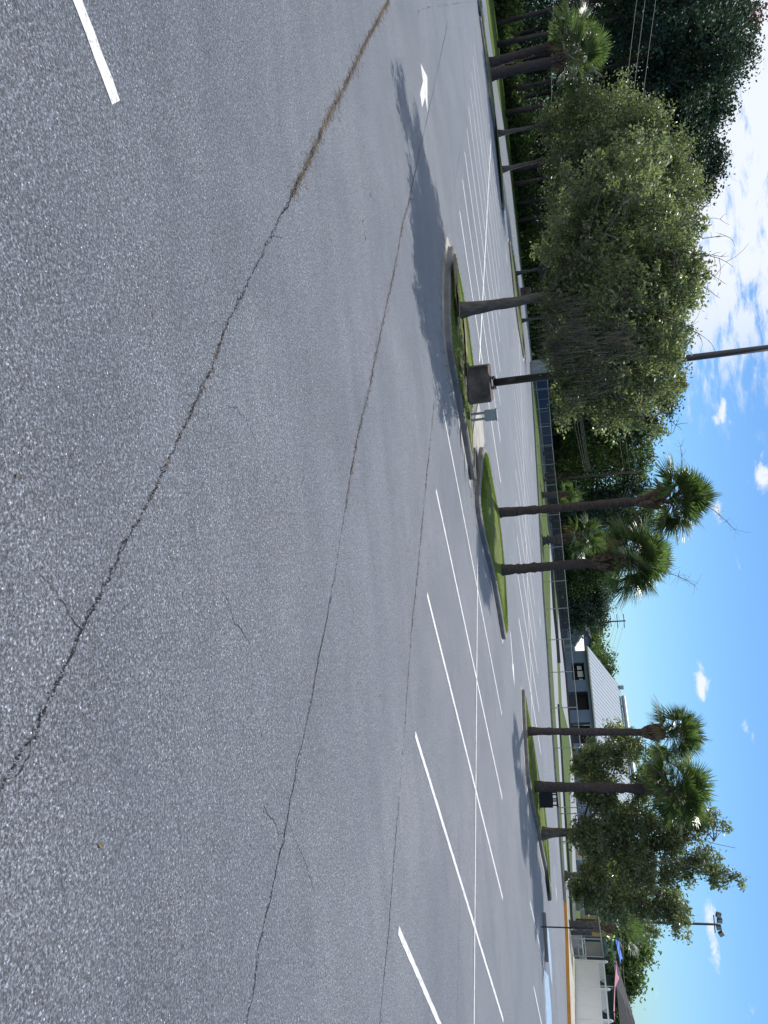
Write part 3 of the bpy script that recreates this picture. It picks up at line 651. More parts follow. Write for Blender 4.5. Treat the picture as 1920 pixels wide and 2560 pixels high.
# ------------------------------------------------------------------ woods
def woodtree(name, X, Y, y, Xtop, w, kind, label, trunkbase=0., low=.35, ncl=260, leaf=.42):
    top = P(Xtop+24, Y, y)[2]; x = P(1400, Y, y)[0]; h = top
    root_blobs = []
    nb = 9 if kind != 'pine' else 10
    for i in range(nb):
        t = low+(1-low)*(i+.6)/nb; rad = w*(.55+.45*math.sin(math.pi*min(1, (t-low)/(1-low)*.85+.12)))
        a = rng.random()*6.28; off = rad*.45
        root_blobs.append((x+math.cos(a)*off, y+math.sin(a)*off, h*t*.97, rad*.62, rad*.62, max(1.2, h*(1-low)/nb*1.05)))
    root_blobs.append((x, y, h*.93, w*.42, w*.42, h*.07))
    mats = {'pine': ('pinebark', 'pineleaf'), 'wood': ('pinebark', 'woodleaf'), 'red': ('pinebark', 'redleaf')}[kind]
    return tree(name, (x, y, -.05), (x+rng.normal()*.3, y, h*.8), .11+.0045*h, root_blobs, ncl, 22, .62, leaf, mats, label, nbr=50, shell=.25, twig=.06, group='trees of the wood edge', asp=.6)[0]
spec = [
 # Y, dist, Xtop, half width, kind, low
 (-60, 78, 1900, 4.2, 'pine', .45), (20, 84, 1895, 4.5, 'pine', .40), (75, 80, 1872, 4.0, 'pine', .42), (125, 92, 1868, 3.6, 'pine', .50), (140, 97, 1893, 2.6, 'red', .55), (200, 90, 1888, 4.2, 'pine', .62), (255, 86, 1850, 3.8, 'pine', .60),
 (300, 93, 1828, 4.4, 'pine', .50), (350, 96, 1805, 4.4, 'pine', .42), (405, 95, 1775, 4.4, 'pine', .38), (440, 92, 1745, 4.2, 'pine', .36), (490, 98, 1795, 4.0, 'pine', .40), (535, 98, 1770, 3.8, 'pine', .38),
 (585, 100, 1730, 4.6, 'wood', .35), (650, 101, 1700, 4.6, 'pine', .32), (715, 103, 1690, 4.8, 'wood', .30), (790, 104, 1690, 4.8, 'pine', .30), (860, 107, 1680, 4.6, 'wood', .28), (925, 112, 1680, 4.8, 'wood', .25),
 (985, 114, 1690, 4.6, 'wood', .22), (1040, 116, 1665, 4.2, 'pine', .20), (1085, 118, 1628, 3.6, 'wood', .18), (1130, 118, 1608, 3.6, 'wood', .16), (1185, 116, 1600, 4.0, 'wood', .15), (1240, 118, 1604, 4.2, 'pine', .15),
 (1300, 122, 1615, 4.4, 'wood', .15), (1355, 124, 1600, 4.4, 'wood', .14), (1405, 126, 1562, 3.8, 'wood', .12), (1450, 128, 1520, 3.6, 'wood', .10), (1495, 130, 1496, 3.8, 'pine', .08), (1535, 132, 1495, 3.4, 'pine', .06),
 (60, 100, 1740, 5., 'pine', .15), (-20, 98, 1780, 5., 'pine', .15), (165, 104, 1640, 5., 'pine', .15), (110, 102, 1800, 4., 'pine', .5), (225, 103, 1760, 4.6, 'pine', .2), (280, 105, 1740, 4.6, 'pine', .2), (380, 108, 1730, 4.6, 'pine', .2), (330, 106, 1700, 5., 'pine', .12), (430, 108, 1690, 5., 'pine', .12), (520, 108, 1680, 5., 'pine', .12), (620, 110, 1640, 5, 'pine', .10), (1010, 124, 1600, 5., 'pine', .06), (1140, 126, 1560, 5., 'pine', .06), (1270, 130, 1560, 5., 'pine', .06), (1380, 133, 1530, 5., 'pine', .06)]
desc = {'pine': ('tall dark pine', 'dense dark green pine', 'blue-green pine', 'shadowy pine'), 'wood': ('bright green leafy tree', 'yellow-green leafy tree', 'mid green leafy tree'), 'red': ('reddish-leaved tree',)}
spec.sort(key=lambda q: q[0])
ordn = ['first', 'second', 'third', 'fourth', 'fifth', 'sixth', 'seventh', 'eighth', 'ninth', 'tenth', 'eleventh', 'twelfth', 'thirteenth', 'fourteenth', 'fifteenth', 'sixteenth', 'seventeenth', 'eighteenth', 'nineteenth', 'twentieth']
for i, (Y, y, xt, w, kd, low) in enumerate(spec):
    n = i if i < 20 else len(spec)-1-i; side = 'left' if i < 20 else 'right'
    if n >= 20: lab = '%s in the middle of the wood edge beyond the lot' % desc[kd][i % len(desc[kd])]
    else: lab = '%s, %s from the %s end of the wood edge' % (desc[kd][i % len(desc[kd])], ordn[n], side)
    woodtree('pine_tree' if kd == 'pine' else 'woodland_tree', 1300, Y, y, xt, w, kd, lab, low=low, ncl=(330 if 60 < Y < 260 else 430) if low > .3 else 380, leaf=.38)
# pale bare stems inside the wood, seen against the light
# undergrowth and the mass of the wood behind
def mass(name, px, depth, h0, h1, n, leaf, mat, lab, dy=6.):
    c = []
    for (Ya, Yb, ya, yb, za, zb) in px:
        k = int(n*(Yb-Ya)/sum(q[1]-q[0] for q in px)); u = rng.random(k); Y = Ya+(Yb-Ya)*u; y = ya+(yb-ya)*u+rng.random(k)*dy
        x = np.array([P(1400, a, b)[0] for a, b in zip(Y, y)]); zt = za+(zb-za)*u
        lump = .65+.35*np.sin(x*.9)*np.sin(x*.37+2)+.1*rng.standard_normal(k)
        z = rng.random(k)**.8*zt*lump; c.append(np.c_[x, y, z])
    c = np.vstack(c); mb = MB(); mb.quads(leaves(c, leaf, .6, .3)); tag(mb.build(name, M[mat]), lab, 'undergrowth', None, 'stuff')
mass('undergrowth', [(-150,560,79,100,3.0,3.0),(560,910,97,104,3.4,3.2)], 0, 0, 0, 26000, .40, 'woodleaf', 'dark undergrowth along the foot of the wood behind the left grass verge', 5)
mass('distant_wood', [(-200,560,112,118,9,9),(560,1100,120,135,9.,8.),(1100,1560,135,145,8.,7.)], 0, 0, 0, 52000, .62, 'pineleaf', 'dark mass of the wood deeper behind the first trees', 10)
mass('hedge', [(905,1560,113,134,3.4,3.2)], 0, 0, 0, 14000, .42, 'pineleaf', 'dark hedge behind the long navy screen', 4)
# round trees behind the school and right-hand trees
def roundtree(Y, y, Xt, rpx, lab, mat='woodleaf', ncl=300, leaf=.55, n=8, name='broadleaf_tree', sq=1.):
    s = y/FOC; x = P(Xt, Y, y)[0]; zt = P(Xt, Y, y)[2]; r = rpx*s
    zt = zt+r*.22
    bl = [(x+rng.normal()*r*.38, y+rng.normal()*r*.3, zt-r*.55-abs(rng.normal())*r*.4*sq, r*.62, r*.62, r*.55) for _ in range(n)]
    bl.append((x, y, zt-r*.5, r*.5, r*.5, r*.5)); bl.append((x, y, max(2, zt-r*1.6), r*.8, r*.8, r*.7))
    tree(name, (x, y, -.05), (x, y, max(1.5, zt-r*1.3)), .35, bl, ncl, 22, .6*leaf/.5, leaf, ('pinebark', mat), lab, nbr=30, shell=.3, twig=.06)
for a in ((1590, 185, 1500, 58, 'round green tree between the dark house and the pine wood'), (1640, 200, 1502, 66, 'round green tree rising behind the white roof plane'), (1685, 195, 1518, 58, 'tallest rounded tree behind the left end of the metal roof'), (1722, 198, 1508, 46, 'rounded tree touching the slope of the metal roof')):
    roundtree(*a, ncl=620, leaf=.75)
for a in ((1885, 175, 1590, 50, 'tree behind the ridge of the metal roof beside the slim palm'), (2190, 120, 1596, 56, 'tree behind the playground left of the tall floodlight pole'), (2260, 115, 1603, 62, 'tree directly behind the tall floodlight pole'), (2330, 112, 1606, 60, 'tree behind the blue shade sail'), (2385, 110, 1604, 56, 'tree rising behind the end of the white fence'), (2430, 112, 1592, 46, 'tree behind the pink shade sail'), (2475, 118, 1560, 30, 'low tree behind the dark roofed building'), (2555, 150, 1556, 28, 'distant tree at the far right end beyond the dark roof')):
    roundtree(*a, ncl=380, leaf=.55)
p = G(1416, 2250)

# ------------------------------------------------------------------ lamp post on concrete base
bx, by = G(1168, 957, .2)
lp = empty('lamp_post', (bx, by, .1), 'tall dark lamp post bolted on a stained square concrete base on the nearest island', 'lamp post')
yb = by+.25
lp_rz = math.radians(12)
mb = MB(); s = yb/FOC; zt = P(1226, 955, yb)[2]
mb.box((bx, yb+.2, (.05+zt)/2), (1.0, 1.0, zt-.05), lp_rz, taper=.985); ob = mb.build('concrete_base', M['oldconc'], lp)
bv = ob.modifiers.new('b', 'BEVEL'); bv.width = .03; bv.segments = 2
px, py = bx+.02, yb+.2
mb = MB(); mb.box((px, py, zt+.075), (.36, .36, .025), lp_rz); mb.build('base_plate', M['polemetal'], lp)
for dx in (-1, 1):
    for dy in (-1, 1):
        mb = MB(); q = (px+dx*.135, py+dy*.135); mb.tube([(*q, zt-.01), (*q, zt+.13)], .014, 6); mb.box((*q, zt+.10), (.04, .04, .03)); mb.box((*q, zt+.045), (.04, .04, .03)); mb.build('anchor_bolt', M['darkmetal'], lp)
mb = MB(); mb.tube([(px, py, zt+.088), (px, py, 4.), (px, py, 8.9)], [.105, .095, .075], 14); mb.build('pole', M['polemetal'], lp, True)
mb = MB(); mb.box((px-.02, py-.10, zt+.55), (.10, .05, .20)); mb.build('hand_hole_cover', M['polemetal'], lp)
mb = MB(); mb.tube([(px, py, 8.8), (px, py+.3, 8.85)], .03, 6); mb.box((px, py+.55, 8.87), (.26, .55, .14)); mb.build('lamp_head', M['polemetal'], lp)
# second lamp post on the dark island
g = G(1303, 735, .1); lp2 = empty('lamp_post', (*g, .1), 'distant dark lamp post on a concrete base on the shaded island between two trees', 'lamp post')
mb = MB(); mb.box((g[0], g[1], .55), (1.0, 1.0, 1.0)); mb.build('concrete_base', M['oldconc'], lp2)
mb = MB(); mb.tube([(g[0], g[1], 1.05), (g[0], g[1], 9.6)], [.10, .08], 10); mb.build('pole', M['polemetal'], lp2, True)
mb = MB(); mb.box((g[0], g[1], 9.65), (1.8, .4, .16)); mb.build('lamp_head', M['polemetal'], lp2)
# utility cabinet
g = G(1173, 1044, .15); z0, z1, z2 = .12, P(1211, 1044, g[1])[2], P(1242, 1044, g[1])[2]
ub = empty('utility_cabinet', (*g, .12), 'small grey utility cabinet on two short legs beside the lamp post base', 'utility box')
rz = math.radians(28)
for sx in (-.08, .08):
    mb = MB(); mb.box((g[0]+sx, g[1], (z0+z1)/2), (.045, .07, z1-z0+.02), rz); mb.build('leg', M['galv'], ub)
mb = MB(); mb.box((g[0], g[1], (z1+z2)/2), (.26, .20, z2-z1-.03), rz); o = mb.build('cabinet', M['boxmetal'], ub); b = o.modifiers.new('b', 'BEVEL'); b.width = .008
mb = MB(); mb.box((g[0], g[1], z2), (.29, .23, .03), rz); mb.build('lid', M['boxmetal'], ub)
# black slatted trash receptacle
g = G(1343, 1992, .1); zt = ZT(g, 1396); tb = empty('trash_receptacle', (*g, 0), 'black slatted trash receptacle beside the thick palm on the right-hand island', 'trash can')
wd = .62; hz = zt-.0
mb = MB()
for sx in (-1, 1):
    for k in range(7):
        mb.box((g[0]+sx*wd/2, g[1]-wd/2+wd*k/6, hz*.38), (.03, wd/6-.01, hz*.74)); 
for k in range(7):
    for sy in (-1, 1): mb.box((g[0]-wd/2+wd*k/6, g[1]+sy*(wd/2+.02), hz*.38), (wd/6-.01, .03, hz*.74))
mb.build('slatted_body', M['plastic'], tb)
mb = MB(); mb.box((g[0], g[1], hz*.37), (wd-.08, wd-.08, hz*.7)); mb.build('liner', M['plastic'], tb)
for sx in (-1, 0, 1):
    for sy in (-1, 1): mb = MB(); mb.box((g[0]+sx*wd*.46, g[1]+sy*wd*.4, hz*.84), (.045, .045, hz*.18)); mb.build('lid_post', M['plastic'], tb)
mb = MB(); mb.box((g[0], g[1], hz*.955), (wd+.06, wd+.06, .07)); mb.build('lid', M['plastic'], tb)
# parking block and accessible sign
a = np.array(G(1356, 2281)); b = np.array(G(1364, 2405)); c = (a+b)/2; d = b-a; L = np.linalg.norm(d)
mb = MB(); mb.box((*c, .07), (L, .16, .14), math.atan2(d[1], d[0]), taper=1.); o = mb.build('parking_block', M['kerb']); b_ = o.modifiers.new('b', 'BEVEL'); b_.width = .025
tag(o, 'long grey concrete parking block lying on the asphalt by the thin sign post', 'parking block')
g = G(1353, 2317); sg = empty('sign_post', (*g, 0), 'thin dark sign post standing behind the parking block, its plate seen edge-on', 'sign')
zt = ZT(g, 1483); mb = MB(); mb.tube([(*g, 0), (g[0], g[1], zt)], .028, 6); mb.build('post', M['darkmetal'], sg)
zs = ZT(g, 1420); mb = MB(); mb.box((g[0]+.03, g[1], (zs+zt)/2), (.012, .30, zt-zs), -.53); mb.build('sign_plate', M['darkmetal'], sg)

# ------------------------------------------------------------------ chain link fence behind the far kerb
fpx = [(1324,925),(1330,975),(1335,1024),(1338,1069),(1341,1116),(1345,1164),(1348,1215),(1352,1290),(1356,1370),(1361,1455),(1365,1523),(1369,1600),(1374.5,1681),(1379.5,1770),(1385,1870),(1396,2019),(1402,2089),(1409,2220),(1419,2345),(1425,2389)]
def railX(Y): return np.interp(Y, [925, 1100, 1257, 1330, 1598, 1817, 1880, 2017, 2178, 2384, 2420], [1366, 1379, 1395, 1403, 1426, 1447, 1452, 1466.6, 1481, 1508.6, 1513])
fc = empty('chain_link_fence', (*G(1356, 1480), 0), 'long grey chain-link fence with thin posts behind the far kerb', 'fence')
tops = []
for X, Y in fpx:
    g = G(X, Y); z = ZT(g, float(railX(Y))); tops.append((g[0], g[1], z))
    k = 2 if Y in (2019, 2089) else 1
    for j in range(k):
        mb = MB(); q = (g[0]+j*.45, g[1]); mb.tube([(*q, -.03), (*q, z)], .036, 6); mb.build('post', M['galv'], fc)
mb = MB(); mb.tube(tops, .032, 6); mb.build('top_rail', M['galv'], fc)
mb = MB(); k = len(tops); T = np.array(tops); V = np.vstack([T-[0, 0, .03], np.c_[T[:, :2], np.full(k, .02)]]); mb.add(V, [(i, i+1, k+i+1, k+i) for i in range(k-1)]); mb.build('chain_link_mesh', M['chain'], fc)
# second fence: navy windscreen on posts
spx = [(1332,905),(1343,1000),(1356,1118),(1370,1240),(1380,1350),(1389,1430),(1396,1501),(1404,1600)]
stX = np.interp([q[1] for q in spx], [905, 947, 1100, 1350, 1470, 1600], [1364, 1368, 1380, 1400, 1413, 1420])
wf = empty('screened_fence', (*G(1380, 1350), 0), 'long dark navy screened fence in front of the wood', 'fence')
T = []; Bm = []
for (X, Y), xt in zip(spx, stX):
    g = G(X, Y); z = ZT(g, xt); T.append((g[0], g[1], z)); Bm.append((g[0], g[1], .12))
k = len(T); T = np.array(T); Bm = np.array(Bm)
for i in range(k-1):
    for u in np.linspace(0, 1, 4, endpoint=False):
        a = T[i]*(1-u)+T[i+1]*u; mb = MB(); mb.tube([(a[0], a[1]-.05, -.03), (a[0], a[1]-.05, a[2]+.05)], .05, 6); mb.build('post', M['galv'], wf)
mb = MB(); V = np.vstack([T, Bm]); mb.add(V, [(i, i+1, k+i+1, k+i) for i in range(k-1)]); mb.build('windscreen', M['darkblue'], wf)
mb = MB(); mb.tube(T+[0, -.05, .03], .05, 6); mb.build('top_rail', M['galv'], wf)
mb = MB(); mb.tube(np.c_[Bm[:, :2], np.full(k, .10)]-[0, .3, 0], .10, 6); mb.build('bottom_board', M['trim'], wf)
# small shed-like pale panel at the left end of the screened fence
g = P(1345, 925, G(1331, 925)[1]-2); mb = MB(); x = g[0]
sh = empty('utility_shed', (x, g[1], 0), 'grey-green metal shed at the left end of the navy screened fence', 'shed')
mb.box((x, g[1], 1.0), (2.2, 2., 2.0)); mb.build('walls', M['boxmetal'], sh); mb = MB(); mb.box((x, g[1], 2.06), (2.4, 2.2, .12)); mb.build('roof', M['galv'], sh)

# ------------------------------------------------------------------ white vinyl fence
wf = empty('vinyl_fence', (*G(1431, 2460), .15), 'white vinyl privacy fence with lattice top and capped posts at the right', 'fence')
pA = np.array(G(1431, 2401)); pB = np.array(G(1431.5, 2469)); 
dd = pB-pA; ptsf = [pA+dd*i for i in range(4)]
zt = ZT(pA, 1509)
ang = math.atan2(dd[1], dd[0]); L = np.linalg.norm(dd)
for i, q in enumerate(ptsf):
    mb = MB(); mb.box((*q, (zt+.2)/2), (.13, .13, zt-.0), ang); po = mb.build('post', M['vinyl'], wf)
    mb = MB(); mb.box((*q, zt+.12), (.18, .18, .05), ang); mb.tube([(*q, zt+.14), (*q, zt+.20), (*q, zt+.27), (*q, zt+.30)], [.085, .09, .055, .01], 12); mb.build('post_cap', M['vinyl'], po)
for i in range(3):
    c = (ptsf[i]+ptsf[i+1])/2; u = dd/L; n = np.array([-u[1], u[0]])
    mb = MB(); zb, zl = .25, zt-.42
    for k in range(12):
        q = ptsf[i]+u*(L*(k+.5)/12); mb.box((*q, (zb+zl)/2), (L/12-.006, .03, zl-zb), ang)
    mb.build('panel', M['vinyl'], wf)
    mb = MB()
    for z in (zb, zl, zt): mb.box((*c, z), (L-.13, .055, .11), ang)
    mb.build('rails', M['vinyl'], wf)
    mb = MB(); hh = zt-zl-.11; 
    for k in range(-3, 17):
        for sg_ in (-1, 1):
            x0 = k*.16; a0 = x0; a1 = x0+sg_*hh
            lo, hi = .07, L-.07
            p0, p1 = (a0, zl+.055), (a1, zt-.055)
            # clip
            def clip(p0, p1):
                (x_0, z_0), (x_1, z_1) = p0, p1; t0, t1 = 0., 1.; dx = x_1-x_0
                for e, s_ in ((lo, 1), (hi, -1)):
                    f0 = (x_0-e)*s_; f1 = (x_1-e)*s_
                    if f0 < 0 and f1 < 0: return None
                    if f0 < 0: t0 = max(t0, f0/(f0-f1))
                    elif f1 < 0: t1 = min(t1, f0/(f0-f1))
                return None if t1 <= t0 else ((x_0+dx*t0, z_0+(z_1-z_0)*t0), (x_0+dx*t1, z_0+(z_1-z_0)*t1))
            cl = clip(p0, p1)
            if cl is None: continue
            (xa, za), (xb, zb_) = cl; A = ptsf[i]+u*xa+n*.006*sg_; B_ = ptsf[i]+u*xb+n*.006*sg_
            mb.tube([(*A, za), (*B_, zb_)], .020, 4)
    mb.build('lattice', M['vinyl'], wf)

# ------------------------------------------------------------------ school building with metal roof
A0 = P(1409, 1629, 150.); A0 = np.array([A0[0], 150.]); dirw = np.array([.743, -.669]); run = np.array([.669, .743])
Lw = 46.; eave = 4.25; rise = 5.6; rl = 15.4
sc = empty('school_building', (*(A0+dirw*Lw/2), 0), 'long low blue-grey building with a pale ribbed metal roof behind the fence', 'building')
def wallbox(u0, u1, z0, z1, mat, name, dep=.0, th=.3, par=sc):
    c = A0+dirw*(u0+u1)/2+run*(dep+th/2); mb = MB(); mb.box((*c, (z0+z1)/2), (u1-u0, th, z1-z0), math.atan2(dirw[1], dirw[0])); return mb.build(name, mat, par)
def uY(Y):   # position along the wall seen at image row Y
    lo, hi = 0, Lw
    for _ in range(40):
        m = (lo+hi)/2; q = A0+dirw*m; v = np.array([q[0], q[1], 1.5-H]); yy = 1280+FOC*(v@EY)/(v@_F)
        if yy < Y: lo = m
        else: hi = m
    return lo
op = [(1657,1700,1.0,3.3),(1729,1775,0.,3.5),(1806,1858,0.,3.4),(1890,1943,0.,3.5),(1981,2010,1.0,3.0),(2110,2128,.9,3.),(2145,2175,0,3.3)]
u = 0.
for (ya, yb_, z0, z1) in op:
    ua, ub_ = uY(ya), uY(yb_)
    wallbox(u, ua, 0, eave, M['schoolwall'], 'wall'); wallbox(ua, ub_, z1, eave, M['schoolwall'], 'wall')
    if z0 > 0: wallbox(ua, ub_, 0, z0, M['schoolwall'], 'wall')
    dk = wallbox(ua, ub_, z0, z1, M['dark'], 'opening', dep=1.2, th=.1)
    u = ub_
wallbox(u, Lw, 0, eave, M['schoolwall'], 'wall')
# pale panels inside the left opening
ua, ub_ = uY(1657), uY(1700)
for f0, f1, z0, z1 in ((.06, .28, 2.0, 2.8), (.36, .70, 2.0, 3.0), (.80, .97, 2.2, 2.9)):
    wallbox(ua+(ub_-ua)*f0, ua+(ub_-ua)*f1, z0, z1, M['white'], 'window_light', dep=.9, th=.05)
ua = uY(1984); wallbox(uY(2030), uY(2048), 2.3, 4.0, M['white'], 'notice_panel', dep=-.08, th=.06)
# side wall
mb = MB(); c = A0+run*rl*1.0+dirw*.15; mb.box((*(A0+run*(rl+.15)+dirw*.15), eave/2), (.3, rl*2-.6, eave), math.atan2(dirw[1], dirw[0])); mb.build('wall', M['schoolwall'], sc)
# roof
e0 = A0-run*.7-dirw*.5; zE = eave-.02
LR = uY(1965)+.5
def R3(u, t, dz=0.): q = e0+dirw*u+run*(t*(rl+.7)); return (q[0], q[1], zE+rise*t+dz)
mb = MB(); LL = LR+.6
V = [R3(0,0), R3(LL,0), R3(LL,1), R3(0,1), R3(0,0,.12), R3(LL,0,.12), R3(LL,1,.12), R3(0,1,.12)]
mb.add(V, [(0,3,2,1),(4,5,6,7),(0,1,5,4),(1,2,6,5),(2,3,7,6),(3,0,4,7)])
b1_ = [(R3(u_,1)[0]+run[0]*rl, R3(u_,1)[1]+run[1]*rl, zE) for u_ in (0, LL)]
mb.add([R3(0,1,.12), R3(LL,1,.12), b1_[1], b1_[0]], [(0,1,2,3)])
rf = mb.build('roof', M['roof'], sc)
mb = MB(); nr = int(LL/.9)
for i in range(nr+1):
    u_ = i*LL/nr; mb.tube([R3(u_,0,.13), R3(u_,1,.13)], .045, 4)
mb.build('roof_ribs', M['roof'], rf)
mb = MB(); p0, p1 = np.array(R3(0,0)), np.array(R3(LL,0)); mb.tube([p0-[0,0,.02], p1-[0,0,.02]], .17, 6); mb.build('gutter', M['trim'], rf)
mb = MB(); q0, q1 = np.array(R3(2.2,1,.6)), np.array(R3(LL-1,1,.6)); mb.tube([q0, q1], .42, 10); mb.build('ridge_vent', M['galv'], rf)
mb = MB(); g0 = A0+dirw*.2; ge = [(*(A0-dirw*.02), eave), (*(A0+run*rl*2-dirw*.02), eave), (*(A0+run*rl-dirw*.02), eave+rise-.2)]
mb.add(ge, [(0,1,2)]); mb.build('gable', M['schoolwall'], sc)
c = A0+dirw*(LR+Lw+.4)/2+run*6.; mb = MB(); mb.box((*c, eave+.13), (Lw-LR-.3, 13., .24), math.atan2(dirw[1], dirw[0])); mb.build('flat_roof', M['schoolwall'], sc)
c = A0+dirw*(LR-.2)+run*rl; mb = MB(); ge2 = [(*(A0+dirw*LR), eave), (*(A0+run*rl*2+dirw*LR), eave), (*(A0+run*rl+dirw*LR), eave+rise-.2)]; mb.add(ge2, [(0,2,1)]); mb.build('gable', M['schoolwall'], sc)
mb = MB(); q = np.array(R3(.2,1,.5)); mb.box(tuple(q), (.7, .7, .8)); mb.build('roof_box', M['galv'], rf)

# dark house with a white roof plane left of the school
yh = 160.
def ph(X, Y): return P(X, Y, yh)
hs = empty('dark_house', tuple(ph(1400, 1600)*[1, 1, 0]), 'dark blue-grey gabled house left of the metal-roofed building', 'house')
x0, x1 = ph(1430,1562)[0], ph(1430,1628)[0]; zw = 4.6; xr = ph(1430,1600)[0]; zr = ph(1478,1585)[2]
mb = MB(); V = [(x0,yh,0),(x1,yh,0),(x1,yh,zw),(xr,yh,zr-.3),(x0,yh,zw-.8),(x0,yh+10,0),(x1,yh+10,0),(x1,yh+10,zw),(xr,yh+10,zr-.3),(x0,yh+10,zw-.8)]
mb.add(V, [(0,1,2,3,4),(5,9,8,7,6),(0,4,9,5),(1,6,7,2)]); mb.build('walls', M['schoolwall'], hs)
mb = MB()
for (xa, za), (xb, zb_) in (((x0-.5, zw-1.1), (xr, zr)), ((xr, zr), (x1+.5, zw-.2))):
    mb.add([(xa,yh-.4,za),(xb,yh-.4,zb_),(xb,yh+10.4,zb_),(xa,yh+10.4,za),(xa,yh-.4,za-.25),(xb,yh-.4,zb_-.25),(xb,yh+10.4,zb_-.25),(xa,yh+10.4,za-.25)], [(0,1,2,3),(7,6,5,4),(0,4,5,1),(1,5,6,2),(2,6,7,3),(3,7,4,0)])
mb.build('roof', M['darkroof'], hs)
for (Ya, Yb, Xa, Xb) in ((1591,1603,1423,1433),(1576,1584,1426,1434)):
    a, b = ph(Xa, Ya), ph(Xb, Yb); cx, cz = (a[0]+b[0])/2, (a[2]+b[2])/2; ww, hh = abs(b[0]-a[0]), abs(b[2]-a[2])
    mb = MB(); mb.box((cx, yh-.06, cz), (ww, .1, hh)); w_ = mb.build('window', M['trim' if Ya > 1580 else 'darkroof'], hs)
    mb = MB()
    for i in (-1, 1):
        for j in (-1, 1): mb.box((cx+i*ww*.22, yh-.13, cz+j*hh*.22), (ww*.36, .04, hh*.36))
    mb.build('pane', M['dark'], w_)
# white building, its roof plane tilted up so that it catches the sun
yg = 152.; f = lambda X, Y: P(X, Y, yg)
wg = empty('white_tilted_roof', tuple(f(1400,1610)*[1,1,0]), 'bright white sloping roof plane tilted up to catch the sun between the dark house and the metal roof', 'building')
a, b, c_, d_ = f(1438,1618), f(1438,1629), f(1461.5,1629), f(1458,1587)
mb = MB(); up_ = 158.; c_ = P(1461.5,1629,up_); d_ = P(1458,1587,up_); V = [a, b, c_, d_]; V2 = [v+np.array([0,.0,-.25]) for v in V]; mb.add(V+V2, [(0,1,2,3),(7,6,5,4),(0,4,5,1),(1,5,6,2),(2,6,7,3),(3,7,4,0)]); mb.build('tilted_roof_plane', M['white'], wg)
xa_, xb_ = a[0], b[0]; mb = MB(); mb.box(((xa_+xb_)/2, yg+1.5, a[2]/2), (xb_-xa_, 2.9, a[2])); mb.build('lower_wall', M['schoolwall'], wg)

# ------------------------------------------------------------------ playground side: building, sails, floodlight, yellow post
yq = 95.; f = lambda X, Y, y=yq: P(X, Y, y)
pg = empty('classroom_building', tuple(f(1430,2250)*[1,1,0]), 'beige low building with blue-grey wall behind the shade sails', 'building')
a, b = f(1440,2150), f(1440,2400); zt = f(1480,2250)[2]+1.0
mb = MB(); mb.box(((a[0]+b[0])/2, yq+3, zt/2), (b[0]-a[0], 6, zt)); mb.build('wall', M['beige'], pg)
mb = MB(); mb.box(((a[0]+b[0])/2, yq+3, zt+.15), (b[0]-a[0]+1.2, 7, .3)); mb.build('roof', M['schoolwall'], pg)
for Ya, Yb, m_, za, zb_ in ((2150,2192,'schoolwall',0,.98),(2232,2240,'yellowpost',0,1.),(2255,2262,'yellowpost',0,1),(2290,2298,'yellowpost',0,1.),(2195,2205,'dark',.25,.8),(2266,2286,'dark',.2,.75),(2305,2330,'dark',.25,.8),(2340,2352,'dark',0,.8)):
    a, b = f(1450,Ya), f(1450,Yb); mb = MB(); mb.box(((a[0]+b[0])/2, yq-.03-.01*(za > 0), zt*(za+zb_)/2), (b[0]-a[0], .08, zt*(zb_-za)-.02)); mb.build('window' if m_ == 'dark' else 'wall_panel', M[m_], pg)
# dark roofed pavilion at the far right
yr = 88.; f2 = lambda X, Y: P(X, Y, yr)
pv = empty('pavilion', tuple(f2(1430,2520)*[1,1,0]), 'pavilion with sloping dark shingle roof behind the white fence at the far right', 'building')
a, b, c_ = f2(1541,2466), f2(1536,2580), f2(1575,2600); ri = f2(1556,2470)
xl, xr_ = a[0], a[0]+16.; zE_ = a[2]; zR_ = f2(1594,2600)[2]
mb = MB(); mb.add([(xl,yr,zE_),(xr_,yr,zE_),(xr_-6.5,yr+4,zR_),(xl+6.5,yr+4,zR_),(xr_,yr+8,zE_),(xl,yr+8,zE_)], [(0,1,2,3),(3,2,4,5),(0,3,5),(1,4,2),(0,5,4,1)]); mb.build('roof', M['darkroof'], pv)
for x in (xl+.4, xl+5, xl+10, xr_-.4):
    for y_ in (yr+.4, yr+7.6): mb = MB(); mb.box((x, y_, zE_/2), (.22, .22, zE_)); mb.build('column', M['trim'], pv)
mb = MB(); mb.box((xl+9, yr+6, zE_*.45), (13, .3, zE_*.9)); mb.build('back_wall', M['schoolwall'], pv)
def sail(name, pts, mat, lab, y=78.):
    pts = [P(X, Y, y+dy) for X, Y, dy in pts]; cen = np.mean(pts, 0)-[0, 0, .25]
    root = empty(name, (cen[0], cen[1], 0), lab, 'shade sail')
    n = 8; V = []; F = []
    for i, (p, q) in enumerate(zip(pts, pts[1:]+pts[:1])):
        for k in range(n): 
            t = k/n; e = p+(q-p)*t; e = e+(cen-e)*.18*math.sin(math.pi*t); V.append(e)
    m = len(V); V.append(cen); F = [(i, (i+1) % m, m) for i in range(m)]
    V2 = [v-np.array([0,0,.03]) for v in V]; k0 = len(V); F += [(k0+(i+1) % m, k0+i, k0+m) for i in range(m)] + [(i, k0+i, k0+(i+1) % m, (i+1) % m) for i in range(m)]
    mb = MB(); mb.add(V+V2, F); mb.build('fabric', M[mat], root)
    for p in pts: mb = MB(); mb.tube([(p[0], p[1], 0), (p[0], p[1], p[2]+.1)], .06, 6); mb.build('post', M['darkmetal'], root)
sail('shade_sail', [(1491,2205,0),(1522,2204,6),(1518,2250,3)], 'blue', 'small blue shade sail behind the leaves of the right-hand tree')
